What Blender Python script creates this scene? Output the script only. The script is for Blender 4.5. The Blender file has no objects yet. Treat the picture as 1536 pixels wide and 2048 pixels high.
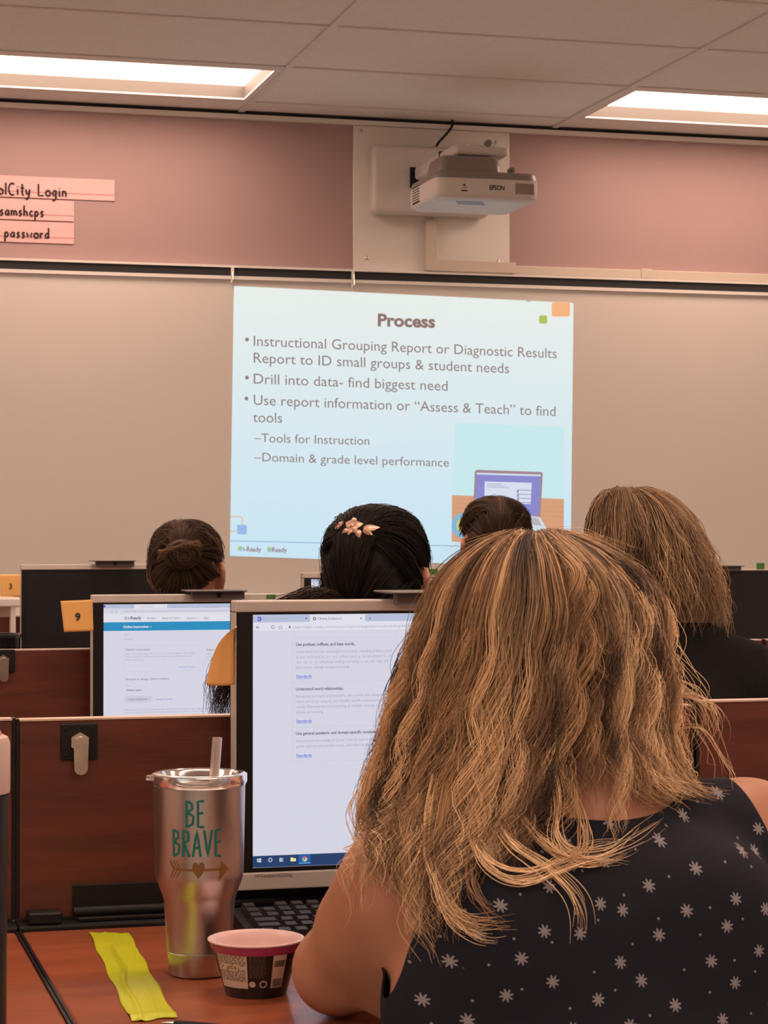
import bpy, bmesh, math, random
import numpy as np
from mathutils import Vector, Matrix

# ------------------------------------------------------------------ camera, world, exposure
SC = bpy.context.scene
COL = SC.collection
F_PX, W_PX, H_PX = 4400.0, 1536.0, 2048.0
YAW, PITCH, CAM_Z = math.radians(15.2), math.atan(41 / 4400.0), 1.2
cam = bpy.data.cameras.new('camera')
cam.sensor_fit = 'VERTICAL'
cam.sensor_height = 36.0
cam.sensor_width = 27.0
cam.lens = F_PX / H_PX * 36.0
cam.clip_start = 0.05
cam.dof.use_dof = True
cam.dof.focus_distance = 3.0
cam.dof.aperture_fstop = 34.0
cam_o = bpy.data.objects.new('camera', cam)
COL.objects.link(cam_o)
cam_o.location = (0, 0, CAM_Z)
cam_o.rotation_euler = (math.pi / 2 + PITCH, 0, -YAW)
SC.camera = cam_o
SC.view_settings.view_transform = 'Standard'
SC.view_settings.look = 'None'
SC.view_settings.gamma = 1.0
SC.view_settings.use_curve_mapping = False
SC.view_settings.exposure = 0.0
wd = bpy.data.worlds.new('world')
SC.world = wd
wd.use_nodes = True
wd.node_tree.nodes['Background'].inputs[0].default_value = (1.0, 0.72, 0.55, 1)
wd.node_tree.nodes['Background'].inputs[1].default_value = 0.02
SC.cycles.use_denoising = True
SC.cycles.max_bounces = 8
SC.cycles.diffuse_bounces = 4
SC.cycles.sample_clamp_indirect = 8.0

LAMP_COL = (1.0, 0.69, 0.53)
LAMP_POW = 8.0           # emission of the ceiling light lenses beside the front wall
LAMP_POW_BACK = 15.5       # the brighter banks over the desks and behind

# ------------------------------------------------------------------ small helpers
_cy, _sy, _cp, _sp = math.cos(YAW), math.sin(YAW), math.cos(PITCH), math.sin(PITCH)
_FW = (_sy * _cp, _cy * _cp, _sp)
_RT = (_cy, -_sy, 0.0)
_UP = (-_sy * _sp, -_cy * _sp, _cp)


def _ray(px, py):
    a, b = (px - W_PX / 2) / F_PX, (H_PX / 2 - py) / F_PX
    return [_FW[i] + a * _RT[i] + b * _UP[i] for i in range(3)]


def P(px, py, Y):
    """the point at room depth Y that was measured at this place of the photograph"""
    d = _ray(px, py)
    t = Y / d[1]
    return Vector((d[0] * t, Y, CAM_Z + d[2] * t))


def PZ(px, py, z):
    d = _ray(px, py)
    t = (z - CAM_Z) / d[2]
    return Vector((d[0] * t, d[1] * t, z))


def lin(c):
    c = c / 255.0
    return c / 12.92 if c <= 0.04045 else ((c + 0.055) / 1.055) ** 2.4


def S(r, g, b):
    return (lin(r), lin(g), lin(b), 1.0)


MATS = {}


def mat(name, col, rough=0.5, metal=0.0, spec=0.5, trans=0.0, ior=1.45, emit=None, estr=1.0, coat=0.0, noise=None, bump=None, sheen=0.0, sss=0.0):
    """noise=(scale, amount) varies the colour, bump=(scale, strength)"""
    if name in MATS:
        return MATS[name]
    m = bpy.data.materials.new(name)
    m.use_nodes = True
    nt = m.node_tree
    b = nt.nodes['Principled BSDF']
    if len(col) == 3:
        col = (*col, 1)
    b.inputs['Base Color'].default_value = col
    b.inputs['Roughness'].default_value = rough
    b.inputs['Metallic'].default_value = metal
    b.inputs['Specular IOR Level'].default_value = spec
    b.inputs['Transmission Weight'].default_value = trans
    b.inputs['IOR'].default_value = ior
    b.inputs['Coat Weight'].default_value = coat
    b.inputs['Sheen Weight'].default_value = sheen
    if sss:
        b.inputs['Subsurface Weight'].default_value = sss
        b.inputs['Subsurface Radius'].default_value = (0.012, 0.005, 0.003)
    if emit:
        b.inputs['Emission Color'].default_value = (*emit[:3], 1)
        b.inputs['Emission Strength'].default_value = estr
    if noise or bump:
        tc = nt.nodes.new('ShaderNodeTexCoord')
    if noise:
        n = nt.nodes.new('ShaderNodeTexNoise')
        n.inputs['Scale'].default_value = noise[0]
        n.inputs['Detail'].default_value = 4
        nt.links.new(tc.outputs['Object'], n.inputs['Vector'])
        r = nt.nodes.new('ShaderNodeMapRange')
        r.inputs['From Min'].default_value = 0.25
        r.inputs['From Max'].default_value = 0.75
        r.inputs['To Min'].default_value = 1 - noise[1]
        r.inputs['To Max'].default_value = 1 + noise[1]
        nt.links.new(n.outputs['Fac'], r.inputs['Value'])
        mx = nt.nodes.new('ShaderNodeVectorMath')
        mx.operation = 'SCALE'
        mx.inputs[0].default_value = col[:3]
        nt.links.new(r.outputs['Result'], mx.inputs['Scale'])
        nt.links.new(mx.outputs['Vector'], b.inputs['Base Color'])
    if bump:
        n2 = nt.nodes.new('ShaderNodeTexNoise')
        n2.inputs['Scale'].default_value = bump[0]
        n2.inputs['Detail'].default_value = 3
        nt.links.new(tc.outputs['Object'], n2.inputs['Vector'])
        bp = nt.nodes.new('ShaderNodeBump')
        bp.inputs['Strength'].default_value = bump[1]
        bp.inputs['Distance'].default_value = 0.002
        nt.links.new(n2.outputs['Fac'], bp.inputs['Height'])
        nt.links.new(bp.outputs['Normal'], b.inputs['Normal'])
    MATS[name] = m
    return m


def glow(name, r, g, b, k=1.0):
    """a glowing colour for lit displays and the projected slide"""
    c = S(r, g, b)
    return mat(name, (0.012, 0.012, 0.014), rough=0.55, spec=0.2, emit=c, estr=k)


def wood(name, dark, light, rough=0.35, coat=0.0, scale=6.0):
    m = mat(name, light, rough=rough, coat=coat)
    nt = m.node_tree
    b = nt.nodes['Principled BSDF']
    tc = nt.nodes.new('ShaderNodeTexCoord')
    mp = nt.nodes.new('ShaderNodeMapping')
    mp.inputs['Scale'].default_value = (0.55, 4.0, 5.0)
    nt.links.new(tc.outputs['Object'], mp.inputs['Vector'])
    w = nt.nodes.new('ShaderNodeTexNoise')
    w.inputs['Scale'].default_value = scale
    w.inputs['Detail'].default_value = 6
    w.inputs['Roughness'].default_value = 0.6
    w.inputs['Distortion'].default_value = 0.7
    nt.links.new(mp.outputs['Vector'], w.inputs['Vector'])
    mp2 = nt.nodes.new('ShaderNodeMapping')
    mp2.inputs['Scale'].default_value = (3.0, 90.0, 110.0)
    nt.links.new(tc.outputs['Object'], mp2.inputs['Vector'])
    w2 = nt.nodes.new('ShaderNodeTexNoise')
    w2.inputs['Scale'].default_value = 4.0
    w2.inputs['Detail'].default_value = 2
    nt.links.new(mp2.outputs['Vector'], w2.inputs['Vector'])
    ad = nt.nodes.new('ShaderNodeMath')
    ad.operation = 'MULTIPLY_ADD'
    ad.inputs[1].default_value = 0.3
    nt.links.new(w2.outputs['Fac'], ad.inputs[0])
    nt.links.new(w.outputs['Fac'], ad.inputs[2])
    cr = nt.nodes.new('ShaderNodeValToRGB')
    cr.color_ramp.elements[0].position = 0.45
    cr.color_ramp.elements[0].color = dark
    cr.color_ramp.elements[1].position = 0.85
    cr.color_ramp.elements[1].color = light
    nt.links.new(ad.outputs[0], cr.inputs['Fac'])
    nt.links.new(cr.outputs['Color'], b.inputs['Base Color'])
    return m


_TXT = {}


def text_mesh(s, bold=0.0):
    key = (s, bold)
    if key not in _TXT:
        cu = bpy.data.curves.new('txt', 'FONT')
        cu.body = s
        cu.size = 1.0
        cu.resolution_u = 3
        cu.offset = bold
        o = bpy.data.objects.new('txt', cu)
        me = o.to_mesh()
        v = np.array([x.co[:] for x in me.vertices]).reshape(-1, 3)
        f = [tuple(p.vertices) for p in me.polygons]
        o.to_mesh_clear()
        bpy.data.objects.remove(o)
        bpy.data.curves.remove(cu)
        _TXT[key] = (v, f)
    return _TXT[key]


class MB:
    """collects shapes for ONE mesh object"""

    def __init__(self):
        self.v, self.f = [], []

    def add(self, vs, fs):
        b = len(self.v)
        self.v.extend([tuple(x) for x in vs])
        self.f.extend([tuple(b + i for i in f) for f in fs])
        return self

    def box(self, x0, x1, y0, y1, z0, z1):
        vs = [(x, y, z) for x in (x0, x1) for y in (y0, y1) for z in (z0, z1)]
        return self.add(vs, [(0, 1, 3, 2), (4, 6, 7, 5), (0, 4, 5, 1), (2, 3, 7, 6), (0, 2, 6, 4), (1, 5, 7, 3)])

    def rbox(self, x0, x1, y0, y1, z0, z1, r=0.003, seg=3, axis=None):
        """box with rounded edges; axis 'x','y','z': only the edges along that axis are rounded"""
        bm = bmesh.new()
        bmesh.ops.create_cube(bm, size=1.0)
        for v in bm.verts:
            v.co = Vector(((x0 + x1) / 2 + v.co.x * (x1 - x0), (y0 + y1) / 2 + v.co.y * (y1 - y0), (z0 + z1) / 2 + v.co.z * (z1 - z0)))
        es = list(bm.edges)
        if axis:
            k = 'xyz'.index(axis)
            es = [e for e in es if abs((e.verts[0].co - e.verts[1].co).normalized()[k]) > 0.9]
        bmesh.ops.bevel(bm, geom=es, offset=r, segments=seg, profile=0.5, affect='EDGES', clamp_overlap=True)
        bm.verts.index_update()
        self.add([v.co[:] for v in bm.verts], [[v.index for v in f.verts] for f in bm.faces])
        bm.free()
        return self

    def prism(self, pts, d):
        """closed outline of 3-D points pushed along vector d"""
        n = len(pts)
        vs = [Vector(p) for p in pts] + [Vector(p) + Vector(d) for p in pts]
        fs = [tuple(range(n))[::-1], tuple(range(n, 2 * n))] + [(i, (i + 1) % n, n + (i + 1) % n, n + i) for i in range(n)]
        return self.add(vs, fs)

    def lathe(self, prof, n=48, c=(0, 0, 0), a0=0.0, a1=None, caps=False):
        full = a1 is None
        m = n if full else n + 1
        vs = []
        for r, z in prof:
            for i in range(m):
                a = a0 + ((2 * math.pi if full else (a1 - a0)) * i / n)
                vs.append((c[0] + r * math.cos(a), c[1] + r * math.sin(a), c[2] + z))
        fs = []
        for j in range(len(prof) - 1):
            for i in range(n):
                i2 = (i + 1) % m
                fs.append((j * m + i, j * m + i2, (j + 1) * m + i2, (j + 1) * m + i))
        if caps:
            fs.append(tuple(range(m))[::-1])
            fs.append(tuple((len(prof) - 1) * m + i for i in range(m)))
        return self.add(vs, fs)

    def tube(self, pts, r, n=12, caps=True):
        pts = [Vector(p) for p in pts]
        rs = r if isinstance(r, (list, tuple)) else [r] * len(pts)
        vs, fs = [], []
        ref = None
        for i, p in enumerate(pts):
            t = (pts[min(i + 1, len(pts) - 1)] - pts[max(i - 1, 0)]).normalized()
            if ref is None:
                ref = Vector((0, 0, 1)) if abs(t.z) < 0.9 else Vector((1, 0, 0))
            u = t.cross(ref).normalized()
            w = u.cross(t).normalized()
            ref = w
            for k in range(n):
                a = 2 * math.pi * k / n
                vs.append(p + (u * math.cos(a) + w * math.sin(a)) * rs[i])
        for i in range(len(pts) - 1):
            for k in range(n):
                k2 = (k + 1) % n
                fs.append((i * n + k, i * n + k2, (i + 1) * n + k2, (i + 1) * n + k))
        if caps:
            fs.append(tuple(range(n))[::-1])
            fs.append(tuple((len(pts) - 1) * n + k for k in range(n)))
        return self.add(vs, fs)

    def disc(self, c, r, nrm_y=-1, n=32, ry=None):
        """flat disc in an XZ plane, facing -Y"""
        ry = ry or r
        vs = [(c[0] + r * math.cos(2 * math.pi * k / n), c[1], c[2] + ry * math.sin(2 * math.pi * k / n)) for k in range(n)]
        return self.add(vs, [tuple(range(n))])

    def face(self, *pts):
        return self.add(pts, [tuple(range(len(pts)))])

    def text(self, s, o, width, cap, ux=(1, 0, 0), uy=(0, 0, 1), bold=0.0, depth=0.0):
        """line of lettering from o along ux, scaled to its width and its capital height"""
        v, f = text_mesh(s, bold)
        x0, x1 = v[:, 0].min(), v[:, 0].max()
        sx, sy = width / (x1 - x0), cap / 0.70
        o, ux, uy = np.array(o[:]), np.array(ux[:]), np.array(uy[:])
        vs = o + np.outer((v[:, 0] - x0) * sx, ux) + np.outer(v[:, 1] * sy, uy)
        return self.add(vs.tolist(), f)

    def stroke(self, pts, w, off=(0, 0, 0)):
        """flat pen stroke in the XZ plane"""
        pts = [Vector(p) for p in pts]
        vs, n = [], len(pts)
        for i, p in enumerate(pts):
            t = (pts[min(i + 1, n - 1)] - pts[max(i - 1, 0)])
            t.y = 0
            t.normalize()
            s = Vector((-t.z, 0, t.x)) * w / 2
            vs += [p + s, p - s]
        return self.add(vs, [(2 * i, 2 * i + 1, 2 * i + 3, 2 * i + 2) for i in range(n - 1)])

    def build(self, name, m, parent=None, origin=None, smooth=None):
        me = bpy.data.meshes.new(name)
        vs = self.v
        if origin is None and parent is not None:
            origin = parent_origin(parent)
        if origin is not None:
            ox, oy, oz = origin
            vs = [(x - ox, y - oy, z - oz) for x, y, z in vs]
        me.from_pydata(vs, [], self.f)
        me.materials.append(m)
        if smooth is not None:
            me.polygons.foreach_set('use_smooth', [True] * len(me.polygons))
            me.set_sharp_from_angle(angle=math.radians(smooth))
        me.update()
        o = bpy.data.objects.new(name, me)
        COL.objects.link(o)
        if parent is not None:
            o.parent = parent
        elif origin is not None:
            o.location = origin
        return o


def parent_origin(p):
    v = Vector((0, 0, 0))
    while p is not None:
        v += p.location
        p = p.parent
    return v


def thing(name, label, cat, loc, group=None):
    o = bpy.data.objects.new(name, None)
    o.empty_display_size = 0.05
    COL.objects.link(o)
    o.location = loc
    return tag(o, label, cat, group)


def tag(o, label, cat, group=None):
    o['label'] = label
    o['category'] = cat
    if group:
        o['group'] = group
    return o


def struct(o):
    o['kind'] = 'structure'
    return o


def arr_mesh(name, v, f, m, parent=None, smooth=True, col=None):
    """mesh object from numpy arrays (world coordinates), faces all of one size"""
    me = bpy.data.meshes.new(name)
    if parent is not None:
        v = v - np.array(parent_origin(parent)[:])
    n, k = f.shape
    me.vertices.add(len(v))
    me.vertices.foreach_set('co', np.ascontiguousarray(v, dtype=np.float32).ravel())
    me.loops.add(n * k)
    me.loops.foreach_set('vertex_index', np.ascontiguousarray(f, dtype=np.int32).ravel())
    me.polygons.add(n)
    me.polygons.foreach_set('loop_start', np.arange(0, n * k, k, dtype=np.int32))
    me.update(calc_edges=True)
    if smooth:
        me.polygons.foreach_set('use_smooth', np.ones(n, dtype=bool))
    if col is not None:
        a = me.color_attributes.new('strand', 'FLOAT_COLOR', 'POINT')
        a.data.foreach_set('color', np.ascontiguousarray(np.concatenate([col, np.ones((len(col), 1))], 1), dtype=np.float32).ravel())
    me.materials.append(m)
    me.validate()
    o = bpy.data.objects.new(name, me)
    COL.objects.link(o)
    if parent is not None:
        o.parent = parent
    return o

# ------------------------------------------------------------------ materials
M_CEIL = mat('ceiling_tile', (0.80, 0.775, 0.745), 0.9, noise=(90, 0.05), bump=(160, 0.25))
M_GRID = mat('ceiling_grid_paint', (0.74, 0.70, 0.67), 0.5)
M_WALL = mat('mauve_wall_vinyl', (0.43, 0.30, 0.295), 0.75, noise=(3, 0.03), bump=(420, 0.35))
M_PLAIN = mat('wall_paint', (0.76, 0.72, 0.68), 0.8, noise=(4, 0.03))
M_FLOOR = mat('carpet', (0.34, 0.31, 0.29), 0.95, noise=(140, 0.3), bump=(300, 0.6))
M_WHITE = mat('white_melamine', (0.78, 0.74, 0.69), 0.18, noise=(5, 0.01))
M_BOARD = mat('whiteboard_enamel', (0.72, 0.69, 0.65), 0.3, noise=(2, 0.015))
M_TRIM = mat('white_metal_trim', (0.82, 0.79, 0.75), 0.35)
M_DARK = mat('dark_reveal', (0.018, 0.016, 0.016), 0.8)
M_SLATE = mat('black_tack_strip', (0.028, 0.028, 0.032), 0.85, noise=(200, 0.2))
M_BLACK = mat('black_plastic', (0.009, 0.009, 0.010), 0.45, spec=0.35, noise=(60, 0.1))
M_BLACKM = mat('black_metal', (0.010, 0.010, 0.010), 0.5, spec=0.3, noise=(40, 0.1))
M_SILVER = mat('silver_plastic', (0.56, 0.53, 0.50), 0.4, noise=(80, 0.02))
M_CHROME = mat('dull_chrome', (0.62, 0.57, 0.48), 0.28, metal=1.0, noise=(60, 0.08))
M_STEEL = mat('brushed_steel', (0.56, 0.56, 0.555), 0.32, metal=1.0, noise=(12, 0.03))
M_PANEL = wood('cherry_laminate', (0.075, 0.020, 0.0135, 1), (0.140, 0.040, 0.025, 1), 0.4)
M_TOP = wood('cherry_tabletop', (0.22, 0.058, 0.026, 1), (0.36, 0.105, 0.048, 1), 0.30, coat=0.15)
M_EDGE = mat('pale_edge_band', (0.62, 0.50, 0.43), 0.45)
M_INK = mat('black_ink', (0.012, 0.011, 0.012), 0.6)
M_PINK = mat('pink_paper', (0.86, 0.50, 0.50), 0.6, noise=(30, 0.02))
M_NOTE = mat('orange_note_paper', (0.86, 0.50, 0.17), 0.33, noise=(40, 0.02))
M_GREEN = mat('green_sticker_paper', (0.05, 0.20, 0.03), 0.5, noise=(600, 0.5))
M_TAPE = mat('lime_tape', (0.50, 0.56, 0.02), 0.38, noise=(60, 0.04))
M_PROJ = mat('projector_white', (0.62, 0.57, 0.53), 0.4, noise=(30, 0.01))
M_PROJG = mat('projector_grey', (0.23, 0.20, 0.18), 0.35, noise=(30, 0.02))
M_SKIN = mat('skin', (0.42, 0.20, 0.125), 0.5, noise=(30, 0.05), sss=0.12)

# ------------------------------------------------------------------ room shell
D = 7.94
CH = 2.745
XL, XR, YB = -3.27, 5.27, -4.03
XG = [1.61 + 1.22 * k for k in range(-4, 4)]
YG = [7.14 + 0.61 * j for j in range(-18, 2)]

m = MB().box(XL - 0.1, XR + 0.1, YB - 0.1, D + 0.1, -0.1, 0.0)
struct(m.build('floor', M_FLOOR))
struct(MB().box(XL - 0.1, XR + 0.1, D, D + 0.12, 0.0, CH + 0.2).build('wall_front', M_WALL))
struct(MB().box(XL - 0.1, XL, YB, D, 0.0, CH + 0.2).build('wall_left', M_PLAIN))
struct(MB().box(XR, XR + 0.1, YB, D, 0.0, CH + 0.2).build('wall_right', M_PLAIN))
struct(MB().box(XL - 0.1, XR + 0.1, YB - 0.1, YB, 0.0, CH + 0.2).build('wall_back', M_PLAIN))

LIGHT_BAYS = [(ix, iy) for ix in (1, 3, 5) for iy in (18, 14, 10, 6, 2)]
m = MB()
ys = YG + [D]
for i in range(len(XG) - 1):
    for j in range(len(ys) - 1):
        if (i, j) in LIGHT_BAYS:
            continue
        g = 0.006
        m.box(XG[i] + g, XG[i + 1] - g, ys[j] + g, ys[j + 1] - g, CH + 0.006, CH + 0.02)
m.box(XL, XR, YB, D, CH + 0.15, CH + 0.2)
struct(m.build('ceiling', M_CEIL))
m = MB()
for x in XG:
    m.box(x - 0.012, x + 0.012, YB, D, CH, CH + 0.0055)
for y in YG:
    for i in range(len(XG) - 1):
        m.box(XG[i] + 0.0125, XG[i + 1] - 0.0125, y - 0.010, y + 0.010, CH + 0.001, CH + 0.0055)
struct(m.build('ceiling_grid', M_GRID))
m = MB().box(XL, XR, D - 0.022, D, CH - 0.026, CH - 0.009)
struct(m.build('trim_1', M_TRIM))
struct(MB().box(XL, XR, D - 0.012, D, CH - 0.009, CH + 0.004).build('trim_2', M_DARK))
struct(MB().box(XL, XR, D - 0.012, D, 0.0, 0.1).build('baseboard_front', M_DARK))

# ceiling lights: shallow recessed troffers
M_LENS = mat('light_lens', (0.8, 0.8, 0.8), 0.5, emit=LAMP_COL, estr=LAMP_POW)
M_LENS2 = mat('light_lens_bright', (0.8, 0.8, 0.8), 0.5, emit=LAMP_COL, estr=LAMP_POW_BACK)
M_HOUSING_DARK = mat('darkened_housing', (0.16, 0.145, 0.13), 0.6)  # white housing walls, darkened in colour to tone down the lens light on them


def troffer(i, j, label):
    x0, x1, y0, y1 = XG[i], XG[i + 1], ys[j], ys[j + 1]
    t = thing('ceiling_light', label, 'ceiling light', ((x0 + x1) / 2, (y0 + y1) / 2, CH), 'recessed ceiling lights')
    a, b, h = 0.036, 0.05, 0.05
    m = MB()
    m.box(x0 + 0.013, x0 + a, y0 + 0.011, y1 - 0.011, CH + 0.0005, CH + 0.006)
    m.box(x1 - a, x1 - 0.013, y0 + 0.011, y1 - 0.011, CH + 0.0005, CH + 0.006)
    m.box(x0 + a, x1 - a, y0 + 0.011, y0 + b, CH + 0.0005, CH + 0.006)
    m.box(x0 + a, x1 - a, y1 - b, y1 - 0.011, CH + 0.0005, CH + 0.006)
    m.build('frame', M_GRID, t)
    m = MB()
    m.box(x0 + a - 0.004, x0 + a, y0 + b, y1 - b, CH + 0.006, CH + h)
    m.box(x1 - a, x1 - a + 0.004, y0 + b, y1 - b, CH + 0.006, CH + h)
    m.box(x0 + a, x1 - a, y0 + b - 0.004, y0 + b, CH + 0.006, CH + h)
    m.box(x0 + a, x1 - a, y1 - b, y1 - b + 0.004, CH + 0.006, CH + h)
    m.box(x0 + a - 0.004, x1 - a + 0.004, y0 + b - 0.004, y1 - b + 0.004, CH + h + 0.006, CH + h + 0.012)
    m.build('housing', M_HOUSING_DARK, t)
    MB().box(x0 + a, x1 - a, y0 + b, y1 - b, CH + h, CH + h + 0.005).build('lens', M_LENS if j >= 18 else M_LENS2, t)


for (i, j) in LIGHT_BAYS:
    if j == 18 and i == 3:
        lb = 'bright recessed ceiling light above the mauve wall with the pink paper strips'
    elif j == 18 and i == 5:
        lb = 'bright recessed ceiling light near the wall, beyond the projector to its right'
    else:
        lb = 'recessed ceiling light further back in the room, out over the desks'
    troffer(i, j, lb)

# ------------------------------------------------------------------ whiteboard wall
wb = thing('whiteboard', 'long beige-lit magnetic whiteboard with black tack strip along its top', 'whiteboard', (1.9, D, 1.5))
MB().box(-1.1, 4.75, D - 0.022, D - 0.001, 0.90, 2.126).build('writing_surface', M_BOARD, wb)
m = MB().box(-1.1, 4.75, D - 0.034, D - 0.001, 2.1265, 2.139)
m.box(-1.1, 4.75, D - 0.034, D - 0.001, 2.170, 2.178)
m.build('rail_trim', M_TRIM, wb)
MB().box(-1.1, 4.75, D - 0.028, D - 0.001, 2.1392, 2.1698).build('tack_strip', M_SLATE, wb)
MB().rbox(-1.1, 4.75, D - 0.09, D - 0.001, 0.875, 0.899, 0.006).build('marker_tray', M_TRIM, wb)


def rail_clip(px, z0, z1, label):
    c = P(px, 545, D - 0.036)
    t = thing('map_hook', label, 'hook', (c.x, D - 0.036, z1), 'metal map hooks on the board rail')
    MB().rbox(c.x - 0.006, c.x + 0.006, D - 0.040, D - 0.0345, z0, z1, 0.002).build('plate', M_TRIM, t)
    MB().tube([(c.x, D - 0.042, z1 - 0.02), (c.x, D - 0.052, z0 + 0.012), (c.x, D - 0.05, z0), (c.x, D - 0.041, z0 + 0.004)], 0.003, 8).build('hook', M_CHROME, t)


rail_clip(465, 2.112, 2.172, 'small metal map hook on the board rail above the slide corner')
rail_clip(706, 2.105, 2.176, 'small metal map hook on the board rail at white panel edge')

# sentence strips with handwriting
GL = {
    'o': (.46, [[(.23 + .2 * math.cos(a * .52), .24 + .23 * math.sin(a * .52)) for a in range(13)]]),
    'l': (.16, [[(.08, 1.0), (.08, 0)]]),
    'C': (.62, [[(.36 + .3 * math.cos(.9 + a * .4), .48 + .5 * math.sin(.9 + a * .4)) for a in range(12)]]),
    'i': (.2, [[(.08, .5), (.1, 0)], [(.07, .72), (.11, .68)]]),
    't': (.36, [[(.18, .95), (.17, .08), (.24, 0), (.32, .05)], [(.02, .6), (.34, .62)]]),
    'y': (.42, [[(.02, .5), (.08, .12), (.2, .08), (.33, .3)], [(.36, .52), (.28, -.1), (.12, -.36), (.0, -.3)]]),
    'L': (.55, [[(.06, 1.0), (.06, .02), (.5, .02)]]),
    'g': (.44, [[(.36, .44), (.2, .5), (.05, .3), (.12, .05), (.3, .12), (.36, .44)], [(.36, .48), (.34, -.2), (.2, -.38), (.04, -.28)]]),
    'n': (.44, [[(.04, .5), (.05, 0)], [(.05, .32), (.18, .48), (.32, .4), (.36, 0)]]),
    's': (.36, [[(.3, .44), (.16, .5), (.05, .38), (.16, .26), (.28, .14), (.16, 0), (.02, .06)]]),
    'a': (.46, [[(.34, .42), (.2, .5), (.05, .3), (.1, .04), (.26, .06), (.35, .3)], [(.36, .5), (.36, .08), (.42, 0)]]),
    'm': (.62, [[(.04, .5), (.05, 0)], [(.05, .32), (.16, .48), (.27, .4), (.29, 0)], [(.29, .32), (.4, .48), (.51, .4), (.55, 0)]]),
    'h': (.44, [[(.05, 1.0), (.05, 0)], [(.05, .3), (.18, .48), (.32, .4), (.35, 0)]]),
    'c': (.38, [[(.32, .42), (.18, .5), (.05, .3), (.1, .05), (.22, 0), (.34, .1)]]),
    'p': (.44, [[(.06, .5), (.05, -.4)], [(.06, .38), (.2, .5), (.36, .3), (.26, .04), (.06, .1)]]),
    'w': (.56, [[(.03, .5), (.12, .02), (.26, .36), (.38, .02), (.5, .5)]]),
    'r': (.34, [[(.05, .5), (.06, 0)], [(.06, .3), (.18, .48), (.3, .42)]]),
    'd': (.46, [[(.34, .42), (.2, .5), (.05, .3), (.1, .04), (.26, .06), (.35, .3)], [(.37, 1.0), (.37, 0)]]),
    'S': (.5, [[(.44, .85), (.26, 1.0), (.08, .8), (.24, .55), (.42, .3), (.26, .02), (.04, .14)]]),
    ' ': (.4, []),
    'B': (.52, [[(.06, 0), (.06, 1.0), (.36, .9), (.4, .7), (.08, .56)], [(.08, .56), (.46, .42), (.42, .12), (.06, 0)]]),
    'E': (.5, [[(.42, 1.0), (.06, .98), (.07, .02), (.44, .0)], [(.07, .52), (.38, .55)]]),
    'R': (.52, [[(.06, 0), (.07, 1.0), (.38, .9), (.4, .62), (.08, .5)], [(.1, .5), (.46, 0)]]),
    'A': (.54, [[(.02, 0), (.26, 1.0), (.48, 0)], [(.1, .32), (.42, .34)]]),
    'V': (.54, [[(.02, 1.0), (.25, 0), (.5, 1.0)]]),
}


def glyph_lines(s, gap=.12):
    x, out = 0.0, []
    for ch in s:
        w, st = GL[ch]
        for q in st:
            out.append([(x + a, b) for a, b in q])
        x += w + gap
    return out, x - gap


def strip(x0, pt, pb, words, tx0, tx1, tbase, xh, label):
    """pt, pb: photo rows of the upper and lower edge at its right end (pt[0] = column)"""
    a, b = P(pt[0], pt[1], D - 0.004), P(pt[0], pb, D - 0.004)
    t = thing('paper_strip', label, 'sign', (x0, D, b.z), 'pink handwritten paper strips')
    m = MB()
    n = 14
    rng = random.Random(len(words))
    vs = []
    for i in range(n + 1):
        x = x0 + (a.x - x0) * i / n
        w = 0.0015 * rng.random()
        for z in (b.z, a.z):
            vs.append((x, D - 0.0035 - w, z))
    m.add(vs + [(x, y + 0.0012, z) for x, y, z in vs], [(2 * i, 2 * i + 2, 2 * i + 3, 2 * i + 1) for i in range(n)] + [(2 * n + 2 + 2 * i, 2 * n + 3 + 2 * i, 2 * n + 5 + 2 * i, 2 * n + 4 + 2 * i) for i in range(n)])
    m.build('paper', M_PINK, t)
    m = MB()
    m.box(x0 + 0.05, a.x - 0.001, D - 0.0058, D - 0.0054, b.z + (a.z - b.z) * 0.27, b.z + (a.z - b.z) * 0.27 + 0.0012)
    m.build('ruled_line', mat('rule_line', (0.55, 0.22, 0.22), 0.7), t)
    ls, w = glyph_lines(words)
    p0, p1 = P(tx0, tbase, D - 0.006), P(tx1, tbase, D - 0.006)
    sc = (p1.x - p0.x) / w
    m = MB()
    for k, q in enumerate(ls):
        m.stroke([(p0.x + u * sc, D - 0.0062 - 0.00002 * k, p0.z + v * xh * 2) for u, v in q], 0.0062)
    m.build('handwriting_lettering', M_INK, t)


_w1, _w2 = glyph_lines('SchoolCity Login')[1], glyph_lines('olCity Login')[1]
strip(0.62, (229, 360), 402, 'SchoolCity Login', 134 - 138 * _w1 / _w2, 134, 386, 0.021, 'pink paper strip reading City Login, longest and topmost of the three')
strip(0.62, (148, 402), 443, 'samshcps', 0, 88, 430, 0.019, 'pink paper strip reading samshcps, second of the stacked three')
strip(0.62, (148, 446), 488, 'password', 9, 99, 474, 0.019, 'pink paper strip reading password, lowest of the stacked three')

# white melamine panel behind the projector
pn = thing('mounting_panel', 'glossy white wall panel behind the projector with screws in its corners', 'wall panel', (2.34, D, 2.182))
MB().rbox(2.036, 2.648, D - 0.012, D - 0.0005, 2.1785, CH - 0.027, 0.002).build('board', M_WHITE, pn)
for (px, py) in ((734, 516), (997, 524), (992, 284), (722, 262)):
    c = P(px, py, D - 0.013)
    m = MB()
    m.lathe([(0.0, 0.004), (0.005, 0.003), (0.0075, 0.0)], 16)
    m.v = [(c.x + x, D - 0.012 - z, c.z + y) for x, y, z in m.v]
    m.build('screw', M_CHROME, pn, smooth=40)

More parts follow.
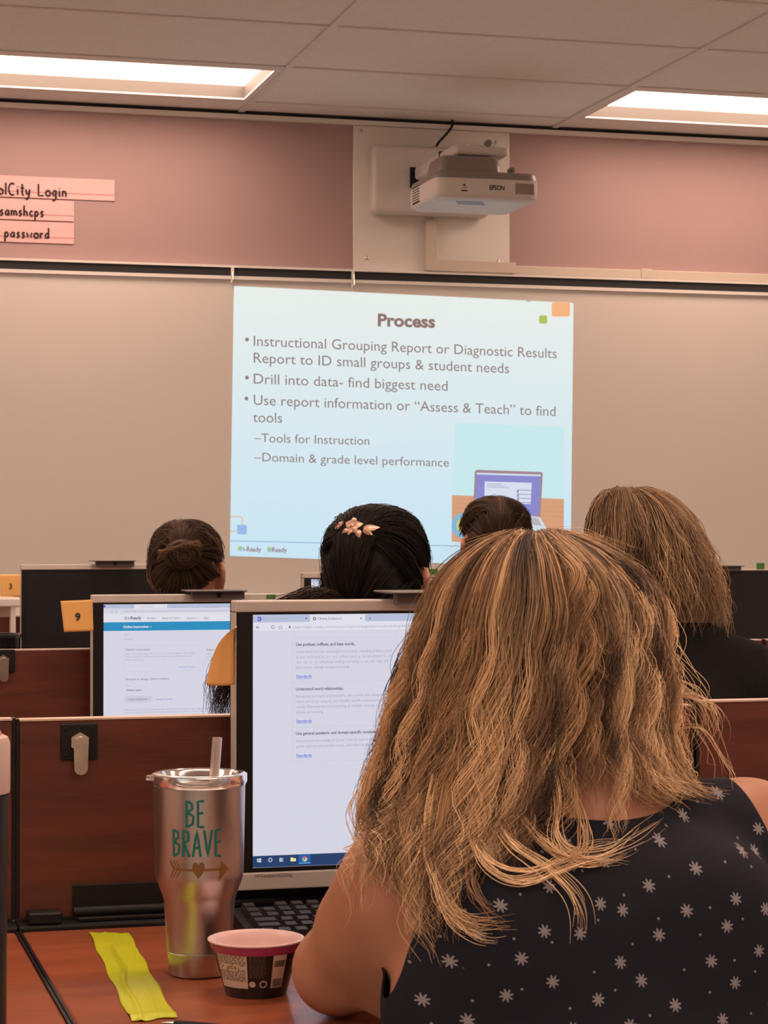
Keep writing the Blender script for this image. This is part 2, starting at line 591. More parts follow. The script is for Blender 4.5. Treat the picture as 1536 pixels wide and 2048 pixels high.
# cable raceway down the panel and along the rail
rc = thing('cable_raceway', 'cream plastic cable raceway running down the panel and along board rail', 'cable raceway', (2.33, D, 2.2))
a, b = P(852, 430, D - 0.03), P(874, 540, D - 0.03)
zt, zb = P(862, 440, D - 0.03).z, P(862, 541, D - 0.03).z
M_RACE = mat('cream_plastic', (0.66, 0.58, 0.49), 0.4, noise=(20, 0.01))
MB().rbox(a.x, P(874, 540, D - 0.03).x, D - 0.036, D - 0.0125, zb, zt, 0.004).build('vertical_duct', M_RACE, rc)
e = P(1031, 540, D - 0.03).x
MB().rbox(a.x, e, D - 0.038, D - 0.0345, zb - 0.002, zb + 0.040, 0.003).build('elbow_cover', M_RACE, rc)
MB().rbox(e - 0.01, 4.75, D - 0.030, D - 0.001, 2.1785, 2.212, 0.003).build('horizontal_duct', M_RACE, rc)
g = P(1293, 552, D - 0.03).x
MB().rbox(g - 0.022, g + 0.022, D - 0.034, D - 0.0305, 2.1785, 2.216, 0.002).build('coupling', M_RACE, rc)

# ------------------------------------------------------------------ projector on its wall arm
pj = thing('wall_projector', 'white short-throw projector on a wall arm, seen from below', 'projector', (2.34, D - 0.6, 2.4))
# wall box
x0, x1 = P(746, 300, 7.86).x, P(980, 430, 7.86).x
z1, z0 = P(800, 289, 7.86).z, P(800, 427, 7.86).z
MB().rbox(x0, x1, 7.858, D - 0.0125, z0, z1, 0.018, 5).build('wall_box', M_PROJ, pj, smooth=35)
sl = P(832, 354, 7.856)
MB().rbox(sl.x - 0.024, sl.x + 0.05, 7.853, 7.8578, sl.z - 0.042, sl.z + 0.036, 0.008, 3).build('arm_slot', M_BLACK, pj)
# arm: rounded square tube that comes out of the slot towards the room
PX, PYF, PYB = 2.352, 7.20, 7.56         # body centre, front and back of the projector
ax, az = sl.x + 0.022, sl.z + 0.012
MB().rbox(ax - 0.03, ax + 0.03, 7.34, 7.853, az - 0.026, az + 0.026, 0.014, 4).build('arm', M_PROJ, pj, smooth=40)
m = MB()
yy = 7.52
m.rbox(ax - 0.033, ax + 0.033, yy, yy + 0.012, az - 0.029, az + 0.029, 0.014, 4)
m.build('arm_band', M_BLACK, pj, smooth=40)
# head bracket above the projector
hz = P(950, 310, 7.33).z
hx0, hx1 = P(906, 305, 7.3).x, P(1010, 305, 7.3).x
MB().rbox(hx0, hx1, 7.26, 7.46, hz - 0.012, hz + 0.020, 0.010, 4).build('head_bracket', M_PROJ, pj, smooth=40)
MB().rbox(hx0 + 0.05, hx1 - 0.04, 7.28, 7.40, hz + 0.0205, hz + 0.030, 0.004, 2).build('bracket_cap', M_TRIM, pj)
m = MB()
for (kx, kz, ky) in ((hx1 - 0.07, hz + 0.034, 7.275), (hx1 + 0.02, hz - 0.056, 7.29)):
    m.tube([(kx, ky - 0.008, kz), (kx, ky + 0.012, kz)], 0.0115, 18)
    m.tube([(kx, ky - 0.0085, kz), (kx, ky - 0.014, kz)], 0.005, 10)
m.build('adjusting_knob', M_PROJG, pj, smooth=40)
m = MB().tube([(hx1 + 0.02, 7.29, hz - 0.068), (hx1 + 0.02, 7.295, hz - 0.082)], 0.006, 10)
m.rbox(hx1 - 0.01, hx1 + 0.05, 7.27, 7.33, hz - 0.0875, hz - 0.0825, 0.002, 2)
m.build('knob_bracket', M_PROJG, pj)
# body: stack of rounded outlines, narrower at the bottom and on the raised back
bx0, bx1 = P(872, 390, PYF).x, P(1082, 400, PYF).x
ztop, zmid, zlow, zbot = P(980, 342, PYF).z, P(980, 358, PYF).z, P(980, 393, PYF).z, P(980, 404, 7.25).z


def rring(x0, x1, y0, y1, r, n=6):
    pts = []
    for cx, cyy, a0 in ((x1 - r, y1 - r, 0), (x0 + r, y1 - r, 1), (x0 + r, y0 + r, 2), (x1 - r, y0 + r, 3)):
        for k in range(n + 1):
            a = (a0 + k / n) * math.pi / 2
            pts.append((cx + r * math.cos(a), cyy + r * math.sin(a)))
    return pts


def loft(mb, secs, cap0=True, cap1=True):
    b, n = [], len(secs[0][0])
    vs, fs = [], []
    for pts, z in secs:
        vs += [(x, y, z) for x, y in pts]
    for j in range(len(secs) - 1):
        for i in range(n):
            i2 = (i + 1) % n
            fs.append((j * n + i, j * n + i2, (j + 1) * n + i2, (j + 1) * n + i))
    if cap0:
        fs.append(tuple(range(n))[::-1])
    if cap1:
        fs.append(tuple((len(secs) - 1) * n + i for i in range(n)))
    mb.add(vs, fs)
    return mb


def rr(i, extra=0.0, r=0.05):
    return rring(bx0 + i, bx1 - i, PYF + i, PYB - i, max(0.012, r - i))


loft(MB(), [(rr(0.022), zbot), (rr(0.008), zbot + 0.006), (rr(0.002), zlow), (rr(0.0), zlow + 0.012), (rr(0.0), zmid)]).build('lower_body', M_PROJ, pj, smooth=50)
loft(MB(), [(rr(-0.0005), zmid + 0.0004), (rr(0.001), zmid + 0.006), (rr(0.006), ztop - 0.006), (rr(0.016), ztop)]).build('top_cover', M_PROJG, pj, smooth=50)
hx = P(1000, 330, 7.25).x
ztt = hz - 0.0215
loft(MB(), [(rring(bx0 + 0.018, hx, PYF + 0.02, PYF + 0.20, 0.03), ztop - 0.002), (rring(bx0 + 0.026, hx - 0.006, PYF + 0.026, PYF + 0.19, 0.03), ztt - 0.008), (rring(bx0 + 0.036, hx - 0.014, PYF + 0.036, PYF + 0.18, 0.03), ztt)]).build('raised_cover', M_PROJG, pj, smooth=50)
# mount feet between the bracket and the body
m = MB()
for fx in (hx0 + 0.035, hx0 + 0.10):
    m.tube([(fx, 7.31, ztt), (fx, 7.31, hz - 0.012)], 0.012, 14)
m.build('mount_foot', M_BLACK, pj, smooth=40)
# underside panel, cover outline and stickers
loft(MB(), [(rring(bx0 + 0.03, bx1 - 0.028, PYF + 0.03, PYB - 0.07, 0.03), zbot - 0.0008), (rring(bx0 + 0.03, bx1 - 0.028, PYF + 0.03, PYB - 0.07, 0.03), zbot - 0.0002)]).build('underside_cover', mat('projector_underside', (0.60, 0.60, 0.60), 0.4), pj)
m = MB()
sz = zbot - 0.0012
q = [(bx0 + 0.085, 7.25), (bx0 + 0.185, 7.25), (bx0 + 0.215, 7.32), (bx0 + 0.115, 7.32)]
m.face(*[(x, y, sz) for x, y in q][::-1])
m.build('underside_sticker', mat('sticker_blue', (0.16, 0.20, 0.36), 0.5), pj)
m = MB()
m.face(*[(x, y, sz - 0.0003) for x, y in [(bx0 + 0.10, 7.275), (bx0 + 0.205, 7.285), (bx0 + 0.207, 7.292), (bx0 + 0.102, 7.283)]][::-1])
m.build('sticker_stripe', mat('sticker_pale', (0.6, 0.6, 0.62), 0.5), pj)
m = MB()
m.text('EPSON', P(979, 379.5, PYF - 0.0006), P(1009, 379, PYF).x - P(979, 379, PYF).x, 0.0165, bold=0.03)
m.build('brand_lettering', M_INK, pj)
m = MB()
for (xa, xb, ya, yb) in ((922, 935, 380, 382.2), (926, 931, 368, 371)):
    p, q = P(xa, yb, PYF - 0.0006), P(xb, ya, PYF - 0.0006)
    m.face((p.x, p.y, p.z), (q.x, p.y, p.z), (q.x, p.y, q.z), (p.x, p.y, q.z))
m.stroke([(P(925, 374.5, PYF).x, PYF - 0.0006, P(925, 374.5, PYF).z), (P(934, 374.8, PYF).x, PYF - 0.0006, P(934, 374.8, PYF).z)], 0.002)
m.build('small_marking', M_INK, pj)
p, q = P(1031, 388, PYF - 0.001), P(1068, 368, PYF - 0.001)
MB().box(p.x, q.x, PYF - 0.0012, PYF + 0.004, p.z, q.z).build('front_grille', mat('grille_brown', (0.27, 0.22, 0.19), 0.6, noise=(900, 0.4)), pj)
m = MB()
for i in range(5):
    for k in range(9):
        y = PYB - 0.155 + i * 0.018
        z = zlow - 0.012 + k * (zmid - zlow + 0.02) / 9
        m.box(bx0 - 0.0012, bx0 + 0.02, y, y + 0.012, max(z, zlow + 0.004), max(z, zlow + 0.004) + 0.0035)
m.build('side_vent', M_BLACK, pj)
# black cable from the ceiling down behind the arm
m = MB()
c0, c1, c2, c3 = P(905, 250, 7.90), P(899, 266, 7.88), P(880, 278, 7.85), P(873, 292, 7.84)
pts = []
for k in range(13):
    t = k / 12
    pts.append(c0 * (1 - t) ** 3 + c1 * 3 * t * (1 - t) ** 2 + c2 * 3 * t * t * (1 - t) + c3 * t ** 3)
pts.insert(0, Vector((c0.x, c0.y, CH + 0.006)))
m.tube(pts, 0.005, 10)
tag(m.build('projector_cable', M_BLACK, smooth=40, origin=(c0.x, c0.y, CH)), 'short black cable dropping from the ceiling edge behind the projector arm', 'cable')

# ------------------------------------------------------------------ projected slide: glowing sheet on the whiteboard in place of projector light
SY = D - 0.0235
TL, TR, BL, BR = P(468, 572, SY), P(1147, 606, SY), P(460, 1112, SY), P(1141, 1135, SY)
sd = thing('projected_slide', 'bright projected slide headed Process with bulleted text on the whiteboard', 'projected slide', ((TL.x + TR.x) / 2, SY, BL.z))


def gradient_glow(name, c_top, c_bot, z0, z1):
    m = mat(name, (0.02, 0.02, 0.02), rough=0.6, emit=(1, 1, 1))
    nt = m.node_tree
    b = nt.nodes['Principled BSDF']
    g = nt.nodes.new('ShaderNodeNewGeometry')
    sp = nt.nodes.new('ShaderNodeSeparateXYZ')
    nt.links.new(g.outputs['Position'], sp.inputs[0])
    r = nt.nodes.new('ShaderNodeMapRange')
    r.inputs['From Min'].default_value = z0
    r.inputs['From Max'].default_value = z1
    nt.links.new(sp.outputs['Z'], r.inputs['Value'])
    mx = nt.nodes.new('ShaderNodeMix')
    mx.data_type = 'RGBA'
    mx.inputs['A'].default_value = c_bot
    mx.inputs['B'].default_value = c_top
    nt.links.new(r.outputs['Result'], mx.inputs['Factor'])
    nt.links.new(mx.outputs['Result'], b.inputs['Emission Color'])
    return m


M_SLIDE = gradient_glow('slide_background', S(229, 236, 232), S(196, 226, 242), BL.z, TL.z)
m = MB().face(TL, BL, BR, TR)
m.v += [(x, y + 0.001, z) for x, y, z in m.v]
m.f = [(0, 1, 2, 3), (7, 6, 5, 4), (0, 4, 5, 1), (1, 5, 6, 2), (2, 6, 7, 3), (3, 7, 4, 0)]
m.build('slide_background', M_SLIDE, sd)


def zp3(zx, zy, dy=0.0):                    # slide coordinates read off an enlargement of the photograph
    return P(440 + 0.48177 * zx, 560 + 0.48177 * zy, SY - 0.0006 - dy)


def slide_text(mb, s, x0, x1, y0, y1, cap, bold=0.0):
    a, b = zp3(x0, y0), zp3(x1, y1)
    d = b - a
    w = d.length
    mb.text(s, a, w, cap * 0.48177 / 4400 * 8.05, ux=d.normalized(), bold=bold)


T1 = MB()
slide_text(T1, 'Process', 655, 893, 190, 197, 51, 0.035)
T1.build('slide_title', glow('slide_title_ink', 142, 112, 108), sd)
M_SINK = glow('slide_ink', 146, 124, 124)
for ln in (
        ('Instructional Grouping Report or Diagnostic Results', 140, 1398, 273, 325, 43),
        ('Report to ID small groups & student needs', 140, 1200, 343, 387, 43),
        ('Drill into data- find biggest need', 140, 945, 430, 460, 43),
        ('Use report information or \u201cAssess & Teach\u201d to find', 140, 1393, 518, 565, 43),
        ('tools', 137, 258, 590, 593, 43),
        ('\u2013Tools for Instruction', 143, 620, 672, 685, 37),
        ('\u2013Domain & grade level performance', 143, 950, 752, 775, 37)):
    T2 = MB()
    slide_text(T2, *ln)
    T2.build('text_line', M_SINK, sd)
for (x, y) in ((112, 247), (112, 405), (110, 492)):
    MB().disc(zp3(x, y), 0.0072).build('bullet', M_SINK, sd)


def zquad(mb, pts, dy=0.0):
    mb.face(*[zp3(x, y, dy) for x, y in pts])
    return mb


def zround(mb, x0, y0, x1, y1, r, dy=0.0):
    pts = []
    for cx, cy2, a0 in ((x1 - r, y0 + r, -1), (x1 - r, y1 - r, 0), (x0 + r, y1 - r, 1), (x0 + r, y0 + r, 2)):
        for k in range(5):
            a = (a0 + k / 4) * math.pi / 2
            pts.append((cx + r * math.cos(a), cy2 + r * math.sin(a)))
    return zquad(mb, pts[::-1], dy)


zround(MB(), 1377, 93, 1453, 152, 8).build('orange_tile', glow('slide_orange', 245, 178, 128), sd)
zround(MB(), 1325, 147, 1358, 181, 7).build('green_tile', glow('slide_green', 176, 190, 92), sd)
m = MB()
m.stroke([zp3(44, 982), zp3(86, 983), zp3(92, 990), zp3(91, 1020)], 0.005)
m.stroke([zp3(44, 1043), zp3(75, 1043)], 0.005)
m.build('orange_bracket', glow('slide_orange_line', 226, 190, 170), sd)
zround(MB(), 71, 1016, 111, 1056, 6).build('blue_tile', glow('slide_blue', 148, 186, 228), sd)
m = MB()
m.stroke([zp3(43, 1083), zp3(1457, 1115)], 0.003)
m.build('footer_rule', glow('slide_rule', 140, 172, 196), sd)
for ln in (('i-Ready', 97, 171, 1126, 1128, 20, 0.02), ('Ready', 216, 278, 1129, 1130, 20, 0.02)):
    m = MB()
    slide_text(m, *ln)
    m.build('footer_lettering', glow('slide_footer_ink', 150, 118, 128), sd)
for cx, cz in ((84, 1115), (205, 1119)):
    fl = MB().disc(zp3(cx, cz), 0.0095).build('footer_logo', glow('slide_logo_green', 178, 200, 120), sd)
    MB().disc(zp3(cx + 3, cz + 3, 0.0004), 0.0055).build('logo_centre', glow('slide_logo_blue', 140, 190, 215), fl)
# illustration: a laptop on a wooden desk against pale sky blue
zquad(MB(), [(975, 592), (1430, 612), (1428, 912), (963, 895)][::-1], 0.0002).build('picture_sky', glow('slide_sky', 198, 232, 236), sd)
zquad(MB(), [(963, 893), (1428, 909), (1426, 1109), (962, 1086)][::-1], 0.0004).build('picture_desk', glow('slide_desk', 214, 158, 122), sd)
m = MB()
for k in range(9):
    y = 905 + k * 20
    m.stroke([zp3(964, y, 0.0005), zp3(1426, y + 18, 0.0005)], 0.0018)
m.build('desk_grain', glow('slide_desk_grain', 202, 146, 112), sd)
m = MB()
m.disc(zp3(1012, 1020, 0.0006), 0.048)
m.build('globe_ring', glow('slide_globe_blue', 128, 180, 214), sd)
MB().disc(zp3(1014, 1018, 0.0008), 0.031).build('globe_land', glow('slide_globe_green', 188, 204, 120), sd)
zquad(MB(), [(1066, 788), (1334, 797), (1340, 803), (1330, 985), (1050, 975), (1058, 794)][::-1], 0.0008).build('laptop_lid', glow('slide_laptop_frame', 160, 132, 140), sd)
zquad(MB(), [(1066, 800), (1332, 808), (1323, 976), (1058, 968)][::-1], 0.0010).build('laptop_display', glow('slide_laptop_purple', 136, 136, 204), sd)
m = zquad(MB(), [(1066, 800), (1332, 808), (1331, 815), (1065, 807)][::-1], 0.0012)
zquad(m, [(1099, 836), (1294, 842), (1290, 930), (1230, 930), (1228, 965), (1096, 962)][::-1], 0.0012)
m.build('laptop_page', glow('slide_laptop_page', 214, 222, 238), sd)
m = MB()
for k in range(4):
    y = 870 + k * 17
    zquad(m, [(1234, y), (1293, y + 2), (1292, y + 5), (1233, y + 3)][::-1], 0.0014)
    zquad(m, [(1233, y + 3), (1241, y + 3), (1240, y + 14), (1232, y + 14)][::-1], 0.0014)
for k in range(3):
    zquad(m, [(1108, 845 + k * 7), (1170 + 15 * k, 847 + k * 7), (1170 + 15 * k, 849 + k * 7), (1108, 847 + k * 7)][::-1], 0.0014)
m.build('laptop_page_text', glow('slide_laptop_text', 150, 140, 186), sd)
m = zquad(MB(), [(1283, 978), (1328, 984), (1356, 1032), (1352, 1042), (1290, 1046)][::-1], 0.0008)
m.build('laptop_base', glow('slide_laptop_base', 206, 222, 226), sd)
m = zquad(MB(), [(1292, 986), (1322, 990), (1336, 1020), (1292, 1016)][::-1], 0.0010)
m.build('laptop_keys', glow('slide_laptop_keys', 184, 178, 182), sd)
m = MB()
zquad(m, [(1272, 84), (1290, 85), (1290, 91), (1272, 90)][::-1], 0.0004)
m.build('slide_speck', glow('slide_speck_grey', 176, 184, 190), sd)

# ------------------------------------------------------------------ desks with raised flip panels
TZ = 0.745


def desk(x0, x1, yp, ztop, label, lock=None, hinge=None, depth=0.60, tone=0):
    """yp: front of the raised panel; the top runs from the panel towards the room's back"""
    yf = yp - depth
    t = thing('computer_desk', label, 'desk', ((x0 + x1) / 2, yp - depth / 2, 0), 'cherry computer desks with raised panels')
    g = 0.0035
    MB().rbox(x0 + g, x1 - g, yf, yp - 0.035, TZ - 0.028, TZ, 0.003, 2).build('tabletop', M_TOP, t)
    m = MB()
    m.box(x0 + 0.0005, x0 + g - 0.0002, yf, yp - 0.035, TZ - 0.028, TZ + 0.0008)
    m.box(x1 - g + 0.0002, x1 - 0.0005, yf, yp - 0.035, TZ - 0.028, TZ + 0.0008)
    m.box(x0 + g, x1 - g, yf - 0.003, yf - 0.0003, TZ - 0.028, TZ)
    m.build('edge_band', M_BLACK, t)
    MB().rbox(x0 + 0.0003, x1 - 0.0003, yp - 0.034, yp + 0.03, TZ - 0.02, TZ + 0.006, 0.003, 2).build('back_rail', M_BLACKM, t)
    fp = MB().rbox(x0 + 0.004, x1 - 0.004, yp, yp + 0.019, TZ + 0.008, ztop - 0.003, 0.001, 1).build('flip_panel', M_PANEL, t)
    MB().rbox(x0 + 0.004, x1 - 0.004, yp - 0.0005, yp + 0.0195, ztop - 0.0028, ztop, 0.0005, 1).build('panel_edge', M_EDGE, fp)
    MB().box(x0 + 0.0002, x0 + 0.0038, yp, yp + 0.019, TZ + 0.008, ztop).build('panel_side_band', M_BLACK, fp)
    MB().box(x1 - 0.0038, x1 - 0.0002, yp, yp + 0.019, TZ + 0.008, ztop).build('panel_side_band', M_BLACK, fp)
    if hinge:
        hx0, hx1 = hinge
        m = MB()
        m.rbox(hx0, hx1, yp - 0.004, yp - 0.0005, TZ + 0.012, TZ + 0.046, 0.001, 1)
        m.tube([(hx0, yp - 0.010, TZ + 0.016), (hx1, yp - 0.010, TZ + 0.016)], 0.006, 12)
        m.rbox(hx0 + 0.004, hx1, yp - 0.024, yp - 0.012, TZ + 0.0065, TZ + 0.011, 0.001, 1)
        h = m.build('hinge', M_BLACKM, t, smooth=40)
        m = MB()
        n = int((hx1 - hx0) / 0.085)
        for k in range(n):
            x = hx0 + 0.03 + k * 0.085
            m.tube([(x, yp - 0.004, TZ + 0.036), (x, yp - 0.0062, TZ + 0.036)], 0.0042, 12)
        m.build('rivet', M_BLACK, h)
        MB().rbox(x0 + 0.012, x0 + 0.05, yp - 0.032, yp - 0.002, TZ + 0.0065, TZ + 0.020, 0.002, 1).build('hinge_block', M_BLACKM, t)
    if lock:
        lx, lz, s = lock
        lp = MB().rbox(lx - 0.0215, lx + 0.0215, yp - 0.0042, yp - 0.0003, lz - 0.0215, lz + 0.0215, 0.003, 2).build('lock_plate', M_BLACK, t)
        m = MB()
        hexp = [(lx + 0.0115 * math.cos(k * math.pi / 3 + 0.5), yp - 0.0043, lz + 0.0115 * math.sin(k * math.pi / 3 + 0.5)) for k in range(6)]
        m.prism(hexp, (0, -0.006, 0))
        m.tube([(lx, yp - 0.0104, lz), (lx, yp - 0.0150, lz)], [0.0072, 0.0062], 20)
        m.build('cam_lock', M_CHROME, lp, smooth=30)
        m = MB()
        pts = [(lx + 0.0085 * math.cos(math.pi * k / 10), lz - 0.002 + 0.0085 * math.sin(math.pi * k / 10)) for k in range(11)]
        pts += [(lx - 0.0078 + 0.0078 * (1 - math.cos(math.pi * k / 10)), lz - 0.030 - 0.0075 * math.sin(math.pi * k / 10)) for k in range(11)]
        m.prism([(a + 0.0008, yp - 0.0106, b) for a, b in pts], (0, -0.003, 0))
        m.build('cam_tongue', M_CHROME, lp)
        for dx in (-0.0155, 0.0155):
            for dz in (-0.0155, 0.0155):
                m = MB().lathe([(0.0, 0.0012), (0.0022, 0.0008), (0.0026, 0.0)], 12)
                m.v = [(lx + dx + x, yp - 0.0042 - z, lz + dz + y) for x, y, z in m.v]
                m.build('plate_screw', M_BLACKM, lp)
    for lx2 in (x0 + 0.012, x1 - 0.012):
        m = MB().rbox(lx2 - 0.009, lx2 + 0.009, yp - 0.07, yp - 0.03, 0.03, TZ - 0.0605, 0.004, 2)
        m.rbox(lx2 - 0.009, lx2 + 0.009, yf + 0.10, yp - 0.03, TZ - 0.06, TZ - 0.0285, 0.004, 2)
        m.rbox(lx2 - 0.009, lx2 + 0.009, yf + 0.12, yp + 0.02, 0.0005, 0.0295, 0.004, 2)
        m.build('leg_frame', M_BLACKM, t)
    return t


YP1, YP2, YP3 = 2.565, 4.09, 5.72
lk = P(158, 1483, YP1)
desk(0.2565, 1.100, YP1, P(250, 1434, YP1).z, 'cherry desk holding the steel tumbler, raised panel with chrome lock', (lk.x, lk.z, 0), (P(145, 1840, YP1).x, 1.00))
desk(-0.60, 0.2562, YP1, P(10, 1437, YP1).z, 'cherry desk beyond the black seam, mostly out of frame beside the bottle', None, (-0.5, 0.17))
desk(1.103, 1.95, YP1, P(1460, 1400, YP1).z, 'cherry desk to the right of the blonde-haired person, plain raised panel')
lk = P(6, 1322, YP2)
desk(0.285, 1.068, YP2, P(90, 1298, YP2).z, 'second-row cherry desk with a chrome lock behind note 9', (lk.x, lk.z, 0), depth=0.54)
desk(1.070, P(1527, 1290, YP2).x, YP2, P(1500, 1279, YP2).z, 'second-row cherry desk in front of the person in black', depth=0.54)
desk(P(1528, 1290, YP2).x, 2.68, YP2, P(1500, 1279, YP2).z, 'second-row cherry desk at the right edge of the photo', depth=0.54)
desk(0.30, 1.10, YP3, 0.985, 'front-row cherry desk under the white desktop shelf', depth=0.54)
desk(1.102, 1.90, YP3, 0.985, 'front-row cherry desk with the small lit monitor behind the dark-haired person', depth=0.54)
desk(1.902, 2.75, YP3, 0.985, 'front-row cherry desk under the black monitor at the right', depth=0.54)


# ------------------------------------------------------------------ monitors
def screen_pt(px, py, Y):
    return P(px, py, Y)


def monitor(xl, ysc, ztop, label, lit, width=0.515, bez=0.019, topb=0.0125, h=0.333):
    """xl left edge, ysc plane of the display, ztop top edge"""
    xr = xl + width
    zb = ztop - h
    t = thing('computer_monitor', label, 'monitor', ((xl + xr) / 2, ysc + 0.03, TZ), 'black and silver computer monitors')
    MB().rbox(xl, xr, ysc + 0.001, ysc + 0.042, zb, ztop, 0.004, 2).build('housing', M_BLACK, t)
    MB().rbox(xl + 0.06, xr - 0.06, ysc + 0.0425, ysc + 0.062, zb + 0.04, ztop - 0.04, 0.008, 2).build('back_cover', M_BLACK, t)
    MB().rbox(xl - 0.0012, xr + 0.0012, ysc - 0.003, ysc + 0.028, ztop - topb, ztop + 0.0008, 0.0018, 2).build('top_bezel', M_SILVER, t)
    bb = MB().rbox(xl - 0.0012, xr + 0.0012, ysc - 0.003, ysc + 0.028, zb - 0.0008, zb + 0.0195, 0.0018, 2).build('bottom_bezel', M_SILVER, t)
    MB().box(xl - 0.0012, xl - 0.0002, ysc - 0.001, ysc + 0.028, zb + 0.020, ztop - topb - 0.0005).build('side_trim', M_SILVER, t)
    MB().box(xr + 0.0002, xr + 0.0012, ysc - 0.001, ysc + 0.028, zb + 0.020, ztop - topb - 0.0005).build('side_trim', M_SILVER, t)
    m = MB()
    m.box(xl + 0.0005, xl + bez, ysc - 0.0018, ysc + 0.0008, zb + 0.020, ztop - topb - 0.0003)
    m.box(xr - bez, xr - 0.0005, ysc - 0.0018, ysc + 0.0008, zb + 0.020, ztop - topb - 0.0003)
    m.box(xl + bez, xr - bez, ysc - 0.0018, ysc + 0.0008, ztop - topb - 0.003, ztop - topb - 0.0003)
    m.box(xl + bez, xr - bez, ysc - 0.0018, ysc + 0.0008, zb + 0.020, zb + 0.0245)
    m.build('inner_frame', M_BLACK, t)
    x0, x1, z0, z1 = xl + bez, xr - bez, zb + 0.0247, ztop - topb - 0.0031
    sc = MB().box(x0, x1, ysc - 0.0005, ysc + 0.0005, z0, z1).build('display', lit, t)
    xc = (xl + xr) / 2
    MB().rbox(xc - 0.035, xc + 0.035, ysc + 0.012, ysc + 0.038, TZ + 0.0201, zb - 0.001, 0.004, 2).build('stand_neck', M_BLACK, t)
    MB().rbox(xc - 0.13, xc + 0.13, ysc - 0.022, ysc + 0.028, TZ + 0.0003, TZ + 0.008, 0.002, 2).build('stand_base', M_BLACK, t)
    MB().rbox(xc - 0.03, xc + 0.03, ysc + 0.0, ysc + 0.038, TZ + 0.0082, TZ + 0.02, 0.003, 2).build('stand_hub', M_BLACK, t)
    return t, sc, (x0, x1, z0, z1), bb


M_OFF = mat('display_off', (0.009, 0.009, 0.011), 0.45, spec=0.4, noise=(400, 0.25))
Y1, Y2, Y3 = 2.50, 4.00, 5.64

M_PAGE = glow('page_lavender', 212, 211, 226)
M_PAGE2 = glow('page_pale', 222, 222, 233)
M_TAB = glow('tab_bar', 180, 190, 216)
M_TXT = glow('page_text_grey', 168, 160, 178)
M_TXTB = glow('page_text_dark', 112, 104, 120)
M_LINK = glow('page_link_blue', 104, 128, 226)
M_RULE = glow('page_rule', 199, 198, 214)

# --- M1, the big lit one
tl = P(473, 1203, Y1)
mon1, disp, (sx0, sx1, sz0, sz1), bb1 = monitor(tl.x, Y1, P(480, 1203, Y1).z, 'large lit monitor showing a page of word lists, beside the steel tumbler', M_PAGE)


def q2(zx, zy, dy=0.0):
    return P(470 + 0.25391 * zx, 1190 + 0.25391 * zy, Y1 - 0.0008 - dy)


def rect(mb, pt, x0, y0, x1, y1, dy=0.0, xend=None):
    a, b = pt(x0, y0, dy), pt(x0, y1, dy)
    xe = xend if xend is not None else pt(x1, y0, dy).x
    return mb.face((a.x, a.y, b.z), (xe, a.y, b.z), (xe, a.y, a.z), (a.x, a.y, a.z))


def line_text(mb, pt, s, x0, x1, yb, cap_px, bold=0.0, zs=0.25391, dist=2.6):
    a, b = pt(x0, yb, 0.0004), pt(x1, yb, 0.0004)
    mb.text(s, a, b.x - a.x, cap_px * zs / 4400 * dist, bold=bold)


m = MB()
a, b = q2(142, 155), q2(142, 217)
m.face((sx0 + 0.0002, a.y, b.z), (sx1 - 0.0002, a.y, b.z), (sx1 - 0.0002, a.y, sz1 - 0.0002), (sx0 + 0.0002, a.y, sz1 - 0.0002))
m.build('tab_bar', M_TAB, disp)
m = rect(MB(), q2, 590, 155, 1025, 217, 0.0002)
m.build('active_tab', M_PAGE2, disp)
m = rect(MB(), q2, 142, 217, 1500, 287, 0.0001, sx1 - 0.0002)
m.build('address_bar', M_PAGE2, disp)
m = MB()
rect(m, q2, 142, 287, 1500, 290, 0.0002, sx1 - 0.0002)
for y in (336, 688, 1040, 1312):
    rect(m, q2, 452, y, 1275, y + 3, 0.0002)
for x in (452, 1275):
    rect(m, q2, x, 336, x + 3, 1312, 0.0002)
m.build('page_rules', M_RULE, disp)
m = MB()
for s, x0, x1, y, c, bo in (
        ('Understand and use meaningful word parts, including prefixes (such', 480, 1235, 457, 21, 0),
        ('as, but not limited to, un-, re-), suffixes (such as, but not limited to, -er,', 480, 1237, 499, 21, 0),
        ('-est, -ful, -ly, -y), inflectional endings (including -s, -es, -ed, -ing), and', 480, 1205, 539, 21, 0),
        ('base words. Identify compound words.', 480, 906, 581, 21, 0),
        ('Recognize synonyms and antonyms. Sort words into categories,', 480, 1190, 808, 21, 0),
        ('define words by category, and identify real-life connections between', 480, 1232, 850, 21, 0),
        ('words. Demonstrate understanding of multiple-meaning words and', 480, 1222, 891, 21, 0),
        ('shades of meaning.', 480, 697, 933, 21, 0),
        ('Demonstrate knowledge of Grade 7 words used in literary texts and', 482, 1240, 1160, 21, 0),
        ('grade-appropriate content areas, and other academic contexts.', 482, 1215, 1202, 21, 0),
        ('https://login.i-ready.com/educator/reports/diagnostic/results/reading/0d42807', 458, 1415, 262, 19, 0),
        ('Clever | Connections', 220, 410, 196, 19, 0),
        ('+', 1340, 1357, 362, 17, 0), ('+', 1342, 1359, 463, 17, 0)):
    line_text(m, q2, s, x0, x1, y, c, bo)
m.build('page_text', M_TXT, disp)
m = MB()
for s, x0, x1, y, c in (
        ('Use prefixes, suffixes, and base words.', 480, 945, 401, 23),
        ('Understand word relationships.', 480, 856, 752, 23),
        ('Use general academic and domain-specific vocabulary.', 480, 1142, 1102, 23)):
    line_text(m, q2, s, x0, x1, y, c, 0.025)
line_text(m, q2, 'i-Ready Dashboard', 655, 838, 195, 19)
for x in (562, 993):
    line_text(m, q2, '\u00d7', x - 9, x + 9, 194, 18, 0.03)
line_text(m, q2, '+', 1052, 1072, 193, 18, 0.03)
m.build('page_headings', M_TXTB, disp)
m = MB()
